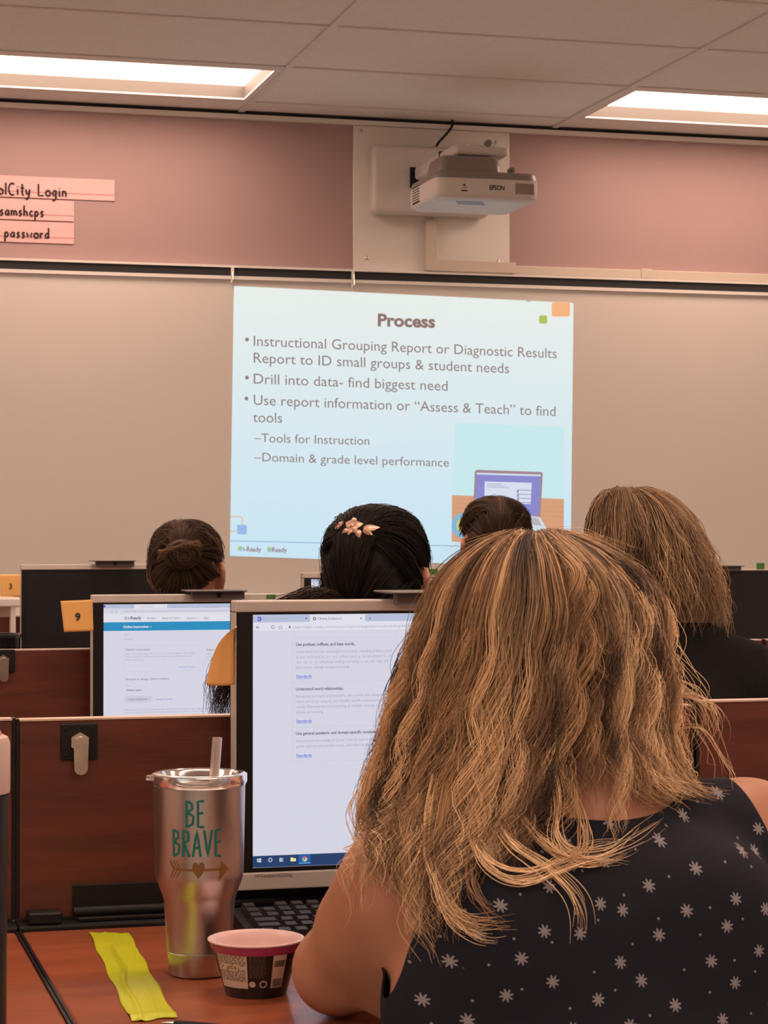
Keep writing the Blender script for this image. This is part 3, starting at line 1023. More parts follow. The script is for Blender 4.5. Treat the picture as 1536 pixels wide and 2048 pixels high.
for y in (652, 1004, 1275):
    line_text(m, q2, 'Standards', 482, 605, y, 22, 0.02)
    rect(m, q2, 482, y + 5, 605, y + 8, 0.0004)
line_text(m, q2, 'Sc', 1392, 1425, 362, 21)
m.build('page_links', M_LINK, disp)
m = MB()


def ring(mb, pt, cx, cy2, r, w, a0=0.0, a1=6.283, n=22, zs=0.25391, dist=2.6):
    c = pt(cx, cy2, 0.0004)
    k = zs / 4400 * dist
    mb.stroke([(c.x + r * k * math.cos(a0 + (a1 - a0) * i / n), c.y, c.z + r * k * math.sin(a0 + (a1 - a0) * i / n)) for i in range(n + 1)], w * k)


def pline(mb, pt, pts, w, zs=0.25391, dist=2.6):
    mb.stroke([pt(x, y, 0.0004) for x, y in pts], w * zs / 4400 * dist)


pline(m, q2, [(194, 254), (168, 254)], 4)
pline(m, q2, [(180, 242), (168, 254), (180, 266)], 4)
ring(m, q2, 299, 253, 12, 4, 0.6, 6.0)
pline(m, q2, [(346, 254), (346, 268), (368, 268), (368, 254)], 3)
pline(m, q2, [(342, 256), (357, 241), (372, 256)], 3)
rect(m, q2, 424, 248, 437, 260, 0.0004)
pline(m, q2, [(426, 248), (430, 241), (435, 248)], 3)
m.build('toolbar_icons', glow('toolbar_icon', 90, 84, 104), disp)
m = MB()
rect(m, q2, 178, 172, 206, 205, 0.0004)
m.build('tab_icon', glow('tab_icon_blue', 78, 70, 204), disp)
m = MB()
ring(m, q2, 192, 188, 8, 4, 0.7, 5.6)
m.v = [(x, y - 0.0002, z) for x, y, z in m.v]
m.build('tab_icon_letter', M_PAGE2, disp)
m = MB()
ring(m, q2, 626, 186, 10, 7)
m.build('tab_logo', glow('tab_logo_brown', 128, 110, 104), disp)


def q3(zx, zy, dy=0.0):
    return P(470 + 0.20182 * zx, 1500 + 0.20182 * zy, Y1 - 0.0008 - dy)


a, b = q3(190, 1052), q3(190, 1160)
m = MB().face((sx0 + 0.0002, a.y, sz0 + 0.0002), (sx1 - 0.0002, a.y, sz0 + 0.0002), (sx1 - 0.0002, a.y, a.z), (sx0 + 0.0002, a.y, a.z))
m.build('taskbar', glow('taskbar_navy', 34, 62, 104), disp)
m = rect(MB(), q3, 632, 1040, 748, 1128, 0.0002)
m.build('taskbar_highlight', glow('taskbar_blue', 38, 92, 170), disp)
m = MB()
rect(m, q3, 632, 1118, 748, 1127, 0.0004)
m.build('taskbar_underline', glow('taskbar_line', 96, 170, 240), disp)
m = MB()
for (xa, ya, xb, yb) in ((218, 1078, 235, 1092), (238, 1075, 260, 1092), (218, 1096, 235, 1111), (238, 1096, 260, 1114)):
    rect(m, q3, xa, ya, xb, yb, 0.0004)
ring(m, q3, 350, 1090, 17, 7, zs=0.20182)
for (xa, ya, xb, yb) in ((440, 1070, 466, 1078), (440, 1083, 466, 1097), (440, 1102, 466, 1108), (472, 1070, 477, 1108)):
    rect(m, q3, xa, ya, xb, yb, 0.0004)
m.build('taskbar_icons', glow('taskbar_icon_white', 206, 216, 228), disp)
m = MB()
rect(m, q3, 550, 1066, 576, 1100, 0.0004)
rect(m, q3, 550, 1074, 604, 1104, 0.0005)
m.build('folder_icon', glow('folder_yellow', 232, 226, 170), disp)
for nm, a0, cc in (('browser_icon_red', 0.5, (206, 96, 96)), ('browser_icon_yellow', -1.6, (232, 206, 130)), ('browser_icon_green', 2.6, (140, 180, 140))):
    m = MB()
    ring(m, q3, 690, 1080, 17, 18, a0, a0 + 2.1, zs=0.20182)
    m.build(nm, glow(nm, *cc), disp)
m = MB()
m.disc(q3(690, 1080, 0.0006), 0.0010)
m.build('browser_icon_centre', glow('browser_icon_blue', 110, 150, 220), disp)
m = MB()
a = P(510, 1756, Y1 - 0.0034)
m.text('HP Compaq LA2205wg', a, P(583, 1752, Y1).x - a.x, 0.0042)
m.build('model_lettering', mat('bezel_ink', (0.13, 0.11, 0.10), 0.5), bb1)

# --- M2, second row with the navy and teal page
tl = P(186, 1191, Y2)
mon2, disp, (sx0, sx1, sz0, sz1), bb2 = monitor(tl.x, Y2, tl.z, 'lit monitor with a teal page header, standing behind the tumbler', M_PAGE, topb=0.0135)


def q1(zx, zy, dy=0.0):
    return P(180 + 0.19531 * zx, 1190 + 0.19531 * zy, Y2 - 0.0008 - dy)


def t1(mb, s, x0, x1, y, c, bo=0.0):
    line_text(mb, q1, s, x0, x1, y, c, bo, 0.19531, 4.1)


xe = sx1 - 0.0003
a = q1(105, 140)
MB().face((sx0 + 0.0003, a.y, a.z), (xe, a.y, a.z), (xe, a.y, sz1 - 0.0003), (sx0 + 0.0003, a.y, sz1 - 0.0003)).build('tab_bar', M_TAB, disp)
rect(MB(), q1, 452, 97, 790, 140, 0.0002).build('active_tab', M_PAGE2, disp)
m = rect(MB(), q1, 105, 140, 0, 192, 0.0001, xe)
m.build('address_bar', M_PAGE, disp)
m = rect(MB(), q1, 105, 192, 0, 280, 0.0001, xe)
m.build('page_header', M_PAGE2, disp)
m = rect(MB(), q1, 105, 281, 0, 370, 0.0002, xe)
m.build('teal_banner', glow('banner_teal', 34, 140, 188), disp)
m = MB()
t1(m, 'Online Instruction', 340, 600, 338, 24, 0.03)
pline(m, q1, [(614, 322), (621, 330), (628, 322)], 5, 0.19531, 4.1)
m.build('banner_text', M_PAGE2, disp)
m = MB()
t1(m, 'i-Ready', 392, 526, 250, 30, 0.02)
ring(m, q1, 367, 237, 12, 5, zs=0.19531, dist=4.1)
m.build('page_logo', glow('page_logo_ink', 84, 84, 100), disp)
m = MB()
for s, x0, x1, y, c in (('Rosters', 588, 675, 246, 20), ('Assess & Teach', 736, 912, 246, 20), ('Reports', 997, 1083, 246, 20), ('Help', 1165, 1214, 246, 20),
                        ('Monitor Instruction', 365, 612, 571, 22), ('Adjust Instruction', 1190, 1420, 571, 22),
                        ('Preview or Assign Online Lessons', 368, 808, 874, 22), ('Create Assignments', 392, 585, 1077, 18)):
    t1(m, s, x0, x1, y, c)
for x in (930, 1100):
    pline(m, q1, [(x - 6, 234), (x, 240), (x + 6, 234)], 4, 0.19531, 4.1)
t1(m, 'Window Lesson', 370, 530, 984, 18, 0.02)
for x in (432, 765, 1102, 1430):
    t1(m, '\u00d7', x - 8, x + 8, 127, 14)
m.build('page_headings', M_TXTB, disp)
m = MB()
for s, x0, x1, y, c in (
        ('Clever | Connections', 168, 310, 125, 15), ('i-Ready Dashboard', 505, 648, 125, 15), ('i-Ready | Resources', 838, 990, 128, 15), ('i-Ready | Resources', 1170, 1322, 128, 15),
        ('https://login.i-ready.com/educator/instruction/online/monitor/reading/assign/lessons/overview', 345, 1452, 174, 15),
        ('Subject', 345, 397, 413, 14), ('Reading', 360, 433, 459, 17),
        ('Explore the number of the online lessons automatically assigned to each student', 365, 1072, 611, 16),
        ('on their diagnostic performance. Monitor student progress to find the level of', 365, 1036, 641, 16),
        ('support their learning.', 365, 550, 671, 16),
        ('Select lessons', 1190, 1300, 611, 16), ('and lesson order', 1190, 1300, 641, 16), ('by student', 1190, 1270, 671, 16),
        ('Grade', 370, 418, 938, 14),
        ('Students will be automatically assigned a series of i-Ready lessons based on their Diagnostic placement', 345, 1282, 1185, 16),
        ('and may continue all the lessons. A teacher can also assign lessons to reinforce instruction skills.', 345, 1282, 1212, 16)):
    t1(m, s, x0, x1, y, c)
for x in (180,):
    ring(m, q1, 227, 168, 10, 3, 0.6, 6.0, zs=0.19531, dist=4.1)
pline(m, q1, [(145, 168), (126, 168)], 4, 0.19531, 4.1)
ring(m, q1, 271, 168, 9, 3, zs=0.19531, dist=4.1)
m.build('page_text', M_TXT, disp)
m = MB()
t1(m, 'View Class Progress', 900, 1082, 744, 16)
t1(m, 'Manage Schedule', 676, 845, 1076, 17)
m.build('page_links', glow('page_link_violet', 128, 130, 214), disp)
m = MB()
for y in (520, 785):
    rect(m, q1, 345, y, 1110, y + 4, 0.0002)
rect(m, q1, 345, 520, 348, 785, 0.0002)
rect(m, q1, 1110, 520, 1113, 785, 0.0002)
rect(m, q1, 355, 1038, 628, 1102, 0.0001)
m.build('page_boxes', M_RULE, disp)
m = MB()
rect(m, q1, 133, 105, 156, 128, 0.0004)
m.build('tab_icon', glow('tab_icon_blue', 78, 70, 204), disp)

# --- front-row monitors
tl = P(43, 1130, Y3)
mon3, _, _, _ = monitor(tl.x, Y3, tl.z, 'black switched-off monitor with note 3 at its edge', M_OFF, topb=0.0125, bez=0.012)
tl = P(608, 1146, Y3)
mon4, disp, (sx0, sx1, sz0, sz1), _ = monitor(tl.x, Y3, tl.z, 'small lit monitor mostly hidden behind the person with the flower clip', M_PAGE, topb=0.0135)
a = P(620, 1165, Y3 - 0.001)
m = MB().face((sx0 + 0.0003, a.y, a.z), (sx1 - 0.0003, a.y, a.z), (sx1 - 0.0003, a.y, sz1 - 0.0003), (sx0 + 0.0003, a.y, sz1 - 0.0003))
m.build('tab_bar', M_TAB, disp)
m = MB()
a, b = P(628, 1162, Y3 - 0.0014), P(650, 1162, Y3 - 0.0014)
m.text('Clever', a, b.x - a.x, 0.0050)
for x in (628, 636, 644):
    c = P(x, 1168, Y3 - 0.0014)
    m.disc(c, 0.0016, n=12)
m.build('tab_text', M_TXTB, disp)
mon5, _, _, _ = monitor(2.16, Y3, P(1430, 1139, Y3).z, 'black switched-off monitor to the right of the person in black', M_OFF, topb=0.004, bez=0.012)


# --- webcams
def webcam(px0, px1, pyt, Y, ztop, label, s=1.0):
    a, b = P(px0, pyt, Y), P(px1, pyt, Y)
    w = b.x - a.x
    z = ztop + 0.0036
    t = thing('webcam', label, 'webcam', ((a.x + b.x) / 2, Y + 0.012, z), 'flat webcams on the monitor tops')
    M_W = mat('webcam_plate', (0.10, 0.088, 0.078), 0.45, noise=(60, 0.05))
    M_WB = mat('webcam_housing', (0.115, 0.098, 0.088), 0.5, noise=(60, 0.05))
    MB().rbox(a.x, b.x, Y - 0.038, Y + 0.045, z + 0.004, z + 0.0065, 0.001, 1).build('plate', M_W, t)
    MB().rbox(a.x + w * 0.09, b.x - w * 0.02, Y - 0.022, Y - 0.0035, z - 0.009, z + 0.0038, 0.0015, 2).build('housing', M_WB, t)
    MB().rbox(a.x + w * 0.2, b.x - w * 0.2, Y - 0.003, Y + 0.040, z, z + 0.0038, 0.001, 1).build('saddle', M_BLACK, t)
    cx, cz = a.x + w * 0.54, z - 0.0025
    m = MB()
    m.tube([(cx, Y - 0.0222, cz), (cx, Y - 0.025, cz)], 0.0042, 18)
    m.build('lens_ring', M_BLACK, t, smooth=40)
    m = MB()
    m.tube([(cx, Y - 0.0251, cz), (cx, Y - 0.0256, cz)], 0.0022, 14)
    m.build('lens', mat('lens_glass', (0.02, 0.02, 0.03), 0.08), t)
    return t


webcam(370, 487, 1186, Y2, P(430, 1192, Y2).z + 0.0008, 'flat webcam on the monitor with the teal page header')
webcam(766, 960, 1180, Y1, P(480, 1203, Y1).z + 0.0008, 'flat webcam on the large lit monitor, partly behind blonde hair')
webcam(182, 268, 1126, Y3, P(43, 1130, Y3).z + 0.0008, 'flat webcam on the black monitor beside note 3')
webcam(1394, 1478, 1123, Y3, P(1430, 1139, Y3).z + 0.0008, 'flat webcam on the black monitor at the right')


# --- green stickers on the monitor tops
def sticker(px0, px1, py0, py1, Y, label):
    a, b = P(px0, py0, Y), P(px1, py1, Y)
    tag(MB().rbox(a.x, b.x, Y - 0.0005, Y + 0.0005, b.z, a.z, 0.0003, 1).build('sticker', M_GREEN, origin=((a.x + b.x) / 2, Y, b.z)), label, 'sticker', 'green stickers on monitor tops')


sticker(533, 551, 1189, 1197, Y2 - 0.0042, 'green sticker on top edge of the monitor with teal header')
sticker(859, 876, 1138, 1149, Y3 - 0.0042, 'green sticker on the small lit monitor beside the ear')
sticker(1513, 1529, 1126, 1138, Y3 - 0.0042, 'green sticker on top of the black monitor at the right')


# --- number notes stuck to the monitor edges
def note(corners, Y, bow, label, num=None, cap=0.012, curl=None):
    """corners TL TR BR BL in the photograph; the right side is the stuck one"""
    c = [P(x, y, Y) for x, y in corners]
    t = thing('sticky_note', label, 'note', (c[2].x, Y, c[2].z), 'orange number notes on the monitors')
    n = 12
    g = [[None] * (n + 1) for _ in range(n + 1)]
    for i in range(n + 1):
        for j in range(n + 1):
            u, v = i / n, j / n
            p = (c[0] * (1 - u) + c[1] * u) * (1 - v) + (c[3] * (1 - u) + c[2] * u) * v
            y = Y + bow * ((1 - u) ** 2) * (0.4 + 0.6 * v) - 0.012 * math.sin(math.pi * v) * (1 - u) * (1 if bow else 0)
            g[i][j] = (p.x, y, p.z)
    m = MB()
    vs = [g[i][j] for i in range(n + 1) for j in range(n + 1)]
    k = n + 1
    fs = [(i * k + j, (i + 1) * k + j, (i + 1) * k + j + 1, i * k + j + 1) for i in range(n) for j in range(n)]
    m.add(vs, fs)
    o = m.build('paper', M_NOTE, t, smooth=180)
    sm = o.modifiers.new('thick', 'SOLIDIFY')
    sm.thickness = 0.0004
    if num:
        ctr = g[n // 2][n // 2]
        v, f = text_mesh(num, 0.018)
        w = (v[:, 0].max() - v[:, 0].min()) * cap / 0.7
        m = MB().text(num, (ctr[0] - w / 2, ctr[1] - 0.0028, ctr[2] - cap * 0.6), w, cap, bold=0.018)
        m.build('numeral', M_INK, t)
    return t


note([(121, 1202), (185, 1199), (187, 1262), (128, 1264)], Y2 - 0.004, 0.0, 'orange note marked 9 on the edge of the teal-page monitor', '9', 0.0140)
note([(0, 1149), (41, 1149), (41, 1193), (2, 1195)], Y3 - 0.004, 0.0, 'orange note marked 3 on the edge of a black monitor', '3', 0.0135)
# curled note seen against the teal-page screen, stuck to the edge of the large monitor
m = MB()
xs = tl = P(474, 1300, Y1).x
z_lo = P(440, 1370, Y1).z
zz = [P(440, y, Y1).z for y in (1252, 1262, 1285, 1315, 1345, 1371)]
xl = [P(x, 1300, Y1).x for x in (466, 451, 433, 423, 417, 412)]
n = 10
vs = []
for r in range(6):
    for k in range(n + 1):
        u = k / n
        bend = 0.045 * (1 - r / 5.0) ** 1.5
        vs.append((xl[r] * (1 - u) + (xs - 0.0022) * u, Y1 + 0.004 - bend * (1 - u) ** 1.2 * 0.6 - 0.008 * math.sin(math.pi * u), zz[r]))
m.add(vs, [(r * (n + 1) + k, r * (n + 1) + k + 1, (r + 1) * (n + 1) + k + 1, (r + 1) * (n + 1) + k) for r in range(5) for k in range(n)])
o = tag(m.build('sticky_note', M_NOTE, smooth=180, origin=(P(474, 1371, Y1).x, Y1, P(474, 1371, Y1).z)), 'blank curled orange note on the edge of the large lit monitor', 'note', 'orange number notes on the monitors')
md = o.modifiers.new('sub', 'SUBSURF')
md.levels = md.render_levels = 2
md = o.modifiers.new('thick', 'SOLIDIFY')
md.thickness = 0.0004

# ------------------------------------------------------------------ tumbler
M_CLEAR = mat('clear_plastic', (0.95, 0.9, 0.87), 0.14, trans=0.92, ior=1.45)
c = PZ(400, 1949, TZ)
TX, TY = c.x, c.y + 0.004
tb = thing('steel_tumbler', 'tall stainless steel tumbler lettered BE BRAVE, clear lid and straw', 'tumbler', (TX, TY, TZ))
prof = [(0.0, 0.001), (0.0300, 0.001), (0.0315, 0.003), (0.0330, 0.024), (0.0331, 0.0245), (0.0326, 0.0250), (0.0332, 0.0256), (0.0368, 0.0775), (0.0385, 0.083), (0.0445, 0.0985), (0.0455, 0.104), (0.0472, 0.192), (0.0475, 0.1945), (0.0455, 0.1955), (0.0440, 0.192), (0.0425, 0.105), (0.034, 0.08), (0.030, 0.006), (0.0, 0.006)]
MB().lathe(prof, 72, (TX, TY, TZ)).build('body', M_STEEL, tb, smooth=40)
lidp = [(0.0, 0.1965), (0.034, 0.1965), (0.036, 0.198), (0.0385, 0.2055), (0.0405, 0.2075), (0.0470, 0.2075), (0.0492, 0.2060), (0.0492, 0.1985), (0.0482, 0.1970), (0.0478, 0.1958), (0.0440, 0.1958), (0.036, 0.1945), (0.0, 0.1945)]
ld = MB().lathe(lidp, 72, (TX, TY, TZ)).build('lid', M_CLEAR, tb, smooth=40)
# thumb tab on the rim, towards the left
m = MB()
av = math.pi - 0.15
ca, sa = math.cos(av), math.sin(av)
tabp = []
for k in range(9):
    a = -math.pi / 2 + math.pi * k / 8
    tabp.append((0.0475 + 0.0075 * math.cos(a), 0.011 * math.sin(a)))
tabp = [(0.046, -0.013)] + tabp + [(0.046, 0.013)]
m.prism([(TX + r * ca - s * sa, TY + r * sa + s * ca, TZ + 0.2005) for r, s in tabp], (0, 0, 0.004))
m.build('lid_tab', M_CLEAR, ld)
s0 = Vector((TX + 0.016, TY + 0.012, TZ + 0.178))
s1 = Vector((TX + 0.0205, TY + 0.010, TZ + 0.242))
d = (s1 - s0).normalized()
m = MB()
m.tube([s0, s1], 0.0052, 20, caps=False)
k = len(m.v)
m.tube([s1, s0], 0.0042, 20, caps=False)
st = m.build('straw', mat('frosted_straw', (0.75, 0.66, 0.62), 0.22, trans=0.72, ior=1.4), tb, smooth=60)
M_TEAL = mat('teal_vinyl', (0.006, 0.17, 0.15), 0.45, noise=(700, 0.3))
M_GOLD = mat('bronze_vinyl', (0.20, 0.105, 0.03), 0.4, noise=(300, 0.15))


def on_cup(ang, z, rfun, lift=0.0003):
    r = rfun(z) + lift
    return (TX + r * math.cos(ang), TY + r * math.sin(ang), TZ + z)


def upper_r(z):
    return 0.0455 + (z - 0.104) / 0.088 * 0.0017


va = math.atan2(0 - TY, 0 - TX)      # angle that faces the photographer's side


def cup_glyphs(s, a0, a1, z0, h, w, gap=.14):
    ls, tot = glyph_lines(s, gap)
    m = MB()
    for q in ls:
        # resample the strokes, then lay them on the curved wall
        pts = []
        for (p0, p1) in zip(q[:-1], q[1:]):
            for t in (0, .34, .67):
                pts.append((p0[0] + (p1[0] - p0[0]) * t, p0[1] + (p1[1] - p0[1]) * t))
        pts.append(q[-1])
        L, R = [], []
        n = len(pts)
        for i, (u, v) in enumerate(pts):
            du, dv = pts[min(i + 1, n - 1)][0] - pts[max(i - 1, 0)][0], pts[min(i + 1, n - 1)][1] - pts[max(i - 1, 0)][1]
            du, dv = du * (a1 - a0) / tot * 0.046, dv * h
            ln = math.hypot(du, dv) or 1
            nx, nz = -dv / ln * w / 2, du / ln * w / 2
            for sgn, arr in ((1, L), (-1, R)):
                arr.append(on_cup(a0 + (a1 - a0) * u / tot + sgn * nx / 0.046, z0 + v * h + sgn * nz, upper_r))
        vs = [p for pr in zip(L, R) for p in pr]
        m.add(vs, [(2 * i, 2 * i + 1, 2 * i + 3, 2 * i + 2) for i in range(n - 1)])
    return m


m = cup_glyphs('BE', va - 0.30, va + 0.13, 0.157, 0.0265, 0.0026)
m2 = cup_glyphs('BRAVE', va - 0.62, va + 0.52, 0.1270, 0.0270, 0.0026)
m.add(m2.v, m2.f)
m.build('lettering', M_TEAL, tb)


def cup_poly(mb, pts, n=8):
    """polygon strip: list of (angle, zlow, zhigh)"""
    vs = []
    for a, z0, z1 in pts:
        vs += [on_cup(va + a, z0, upper_r), on_cup(va + a, z1, upper_r)]
    mb.add(vs, [(2 * i, 2 * i + 2, 2 * i + 3, 2 * i + 1) for i in range(len(pts) - 1)])


m = MB()
zc = 0.1135
cup_poly(m, [(-0.56 + 0.12 * k, zc - 0.0012, zc + 0.0012) for k in range(11)])
cup_poly(m, [(0.50, zc - 0.009, zc + 0.009), (0.60, zc - 0.0045, zc + 0.0045), (0.70, zc - 0.0004, zc + 0.0004)])
cup_poly(m, [(0.44, zc - 0.0122, zc - 0.0115), (0.50, zc - 0.009, zc + 0.009)][:1] + [(0.50, zc - 0.009, zc + 0.009)])
hp = []
for k in range(17):
    a = -0.135 + 0.27 * k / 16
    u = a / 0.135
    hp.append((a - 0.02, zc - 0.0085 * (1 - abs(u)) ** 0.8 - 0.0001, zc + 0.0042 + 0.0035 * math.sqrt(max(0, 1 - (2 * abs(u) - 1) ** 2))))
cup_poly(m, hp)
for k in range(3):
    a = -0.70 + 0.085 * k
    for sg in (1, -1):
        cup_poly(m, [(a, zc + sg * 0.0085 - 0.0010, zc + sg * 0.0085 + 0.0016), (a + 0.05, zc + sg * 0.0045 - 0.0014, zc + sg * 0.0045 + 0.0014), (a + 0.11, zc - 0.0012, zc + 0.0012)])
m.build('arrow_decal', M_GOLD, tb)

# ------------------------------------------------------------------ yogurt cup
c = PZ(512, 1986, TZ)
KX, KY = c.x, c.y
yc = thing('yogurt_cup', 'small open yogurt cup with pink rim and black printed label', 'cup', (KX, KY, TZ))
hgt = 0.0535


def cr(z):
    return 0.0312 + (0.0425 - 0.0312) * (z / 0.046)


prof = [(0.0, 0.003), (0.027, 0.003), (0.0285, 0.0005), (0.0300, 0.0005), (0.0312, 0.004), (cr(0.046), 0.046)]
MB().lathe(prof, 64, (KX, KY, TZ)).build('cup_wall', mat('cup_black', (0.020, 0.014, 0.013), 0.3), yc, smooth=40)
M_RIMP = mat('pink_rim_plastic', (0.74, 0.53, 0.51), 0.32, noise=(40, 0.02))
MB().lathe([(0.0425, 0.0462), (0.0442, 0.0468), (0.0455, 0.0515), (0.0462, 0.0525), (0.0478, 0.0532), (0.0478, 0.0545), (0.0466, 0.0550), (0.0452, 0.0545), (0.0425, 0.0505), (0.0405, 0.046), (0.029, 0.006), (0.027, 0.0045), (0.0, 0.0045)], 64, (KX, KY, TZ)).build('rim', M_RIMP, yc, smooth=50)
MB().lathe([(cr(0.0455) + 0.0004, 0.0440), (0.0447, 0.0468), (0.0459, 0.0514), (0.0466, 0.0524)], 64, (KX, KY, TZ)).build('rim_band', mat('magenta_band', (0.36, 0.045, 0.13), 0.35), yc, smooth=50)
vk = math.atan2(-KY, -KX)


def cpatch(mb, a0, a1, z0, z1, lift=0.0004, n=10):
    vs = []
    for k in range(n + 1):
        a = vk + a0 + (a1 - a0) * k / n
        for z in (z0, z1):
            r = cr(z) + lift
            vs.append((KX + r * math.cos(a), KY + r * math.sin(a), TZ + z))
    mb.add(vs, [(2 * i, 2 * i + 2, 2 * i + 3, 2 * i + 1) for i in range(n)])
    return mb


M_CREAM = mat('label_cream', (0.56, 0.46, 0.36), 0.5, noise=(200, 0.06))
for a0_, a1_ in ((-1.15, -0.22), (0.42, 0.80)):
    cpatch(MB(), a0_, a1_, 0.011, 0.0455).build('label_panel', M_CREAM, yc)
m = MB()
rng = random.Random(4)
for k in range(15):
    z = 0.0185 + k * 0.0017
    a = -1.12
    while a < -0.27:
        w = rng.uniform(0.03, 0.10)
        if not (0.62 > (z - 0.0185) / 0.026 > 0.34 and rng.random() < 0.5):
            cpatch(m, a, min(a + w, -0.26), z, z + 0.0007, 0.0007, 2)
        a += w + rng.uniform(0.015, 0.05)
for k in range(9):
    z = 0.0125 + k * 0.0016 + (0.012 if k > 4 else 0)
    cpatch(m, 0.46, 0.76, z, z + 0.0009, 0.0007, 4)
m.build('label_print', M_INK, yc)
m = MB()
for k in range(14):
    z = 0.0225 + k * 0.0016
    a = -0.17
    while a < 0.22:
        w = rng.uniform(0.03, 0.09)
        cpatch(m, a, min(a + w, 0.24), z, z + 0.0006, 0.0007, 2)
        a += w + 0.025
m.build('fine_print', mat('label_grey', (0.13, 0.11, 0.10), 0.5), yc)
m = MB()
for ca_, rr_ in ((-0.10, 0.0030), (0.20, 0.0036)):
    vs = []
    zc2 = 0.0155
    for k in range(20):
        t = 2 * math.pi * k / 20
        a = vk + ca_ + rr_ * math.cos(t) / 0.034
        z = zc2 + rr_ * math.sin(t)
        r = cr(z) + 0.0007
        vs.append((KX + r * math.cos(a), KY + r * math.sin(a), TZ + z))
    if ca_ < 0:
        m.add(vs, [tuple(range(20))])
    else:
        vs2 = []
        for k in range(20):
            t = 2 * math.pi * k / 20
            a = vk + ca_ + 0.7 * rr_ * math.cos(t) / 0.034
            z = zc2 + 0.7 * rr_ * math.sin(t)
            r = cr(z) + 0.0007
            vs2.append((KX + r * math.cos(a), KY + r * math.sin(a), TZ + z))
        m.add(vs + vs2, [(k, (k + 1) % 20, 20 + (k + 1) % 20, 20 + k) for k in range(20)])
m.build('recycling_marks', mat('label_white', (0.55, 0.47, 0.40), 0.5), yc)

# ------------------------------------------------------------------ crumpled lime tape on the desk
a, b, c2, d2 = PZ(178, 1866, TZ), PZ(258, 1868, TZ), PZ(352, 2036, TZ), PZ(262, 2046, TZ)
rng = random.Random(11)
nu, nv = 26, 60
vs = []
for j in range(nv + 1):
    v = j / nv
    for i in range(nu + 1):
        u = i / nu
        p = (a * (1 - u) + b * u) * (1 - v) + (d2 * (1 - u) + c2 * u) * v
        z = 0.0008
        ridge = 0.34 + 0.10 * math.sin(v * 5.0 + 0.6) + 0.05 * math.sin(v * 17)
        z += 0.0040 * math.exp(-((u - ridge) / 0.05) ** 2) * (0.35 + 0.65 * math.sin(math.pi * min(1, v * 1.15)) ** 2)
        z += 0.0016 * math.exp(-((v - 0.12 - 0.12 * u) / 0.018) ** 2) + 0.0026 * math.exp(-((v - 0.955 - 0.02 * u) / 0.02) ** 2)
        z += 0.0012 * math.exp(-((u - 0.75 + 0.3 * (v - 0.5)) / 0.03) ** 2) * (0.5 + 0.5 * math.sin(v * 9))
        z += 0.0006 * (math.sin(u * 11 + v * 23) * math.sin(v * 31 - u * 7) + 1) * 0.5
        e = 0.0025 * math.sin(u * 14) * max(0, 1 - v * 12) + 0.003 * math.sin(u * 10 + 1) * max(0, (v - 0.93) / 0.07)
        vs.append((p.x + 0.0012 * math.sin(v * 21) * (1 if i in (0, nu) else 0), p.y + e, TZ + z))
m = MB().add(vs, [(j * (nu + 1) + i, j * (nu + 1) + i + 1, (j + 1) * (nu + 1) + i + 1, (j + 1) * (nu + 1) + i)[::-1] for j in range(nv) for i in range(nu)])
o = tag(m.build('tape_strip', M_TAPE, origin=(a.x, a.y, TZ), smooth=60), 'crumpled strip of lime green tape stuck on the desk', 'tape')
o.modifiers.new('thick', 'SOLIDIFY').thickness = 0.0004

# ------------------------------------------------------------------ pen at the lower edge
p0, p1 = PZ(346, 2046, TZ + 0.006), PZ(316, 2046, TZ + 0.005)
pe = thing('pen', 'black and silver pen tip lying at the end of the lime tape', 'pen', (p0.x, p0.y, TZ))
dr = Vector((0.80, -0.6, 0.0)).normalized()
tip = PZ(322, 2046, TZ + 0.0045)
MB().tube([tip, tip + dr * 0.004, tip + dr * 0.014], [0.0006, 0.0018, 0.0034], 14).build('tip', M_CHROME, pe, smooth=40)
MB().tube([tip + dr * 0.0142, tip + dr * 0.03, tip + dr * 0.125], [0.0036, 0.0042, 0.0042], 14).build('barrel', M_BLACK, pe, smooth=40)

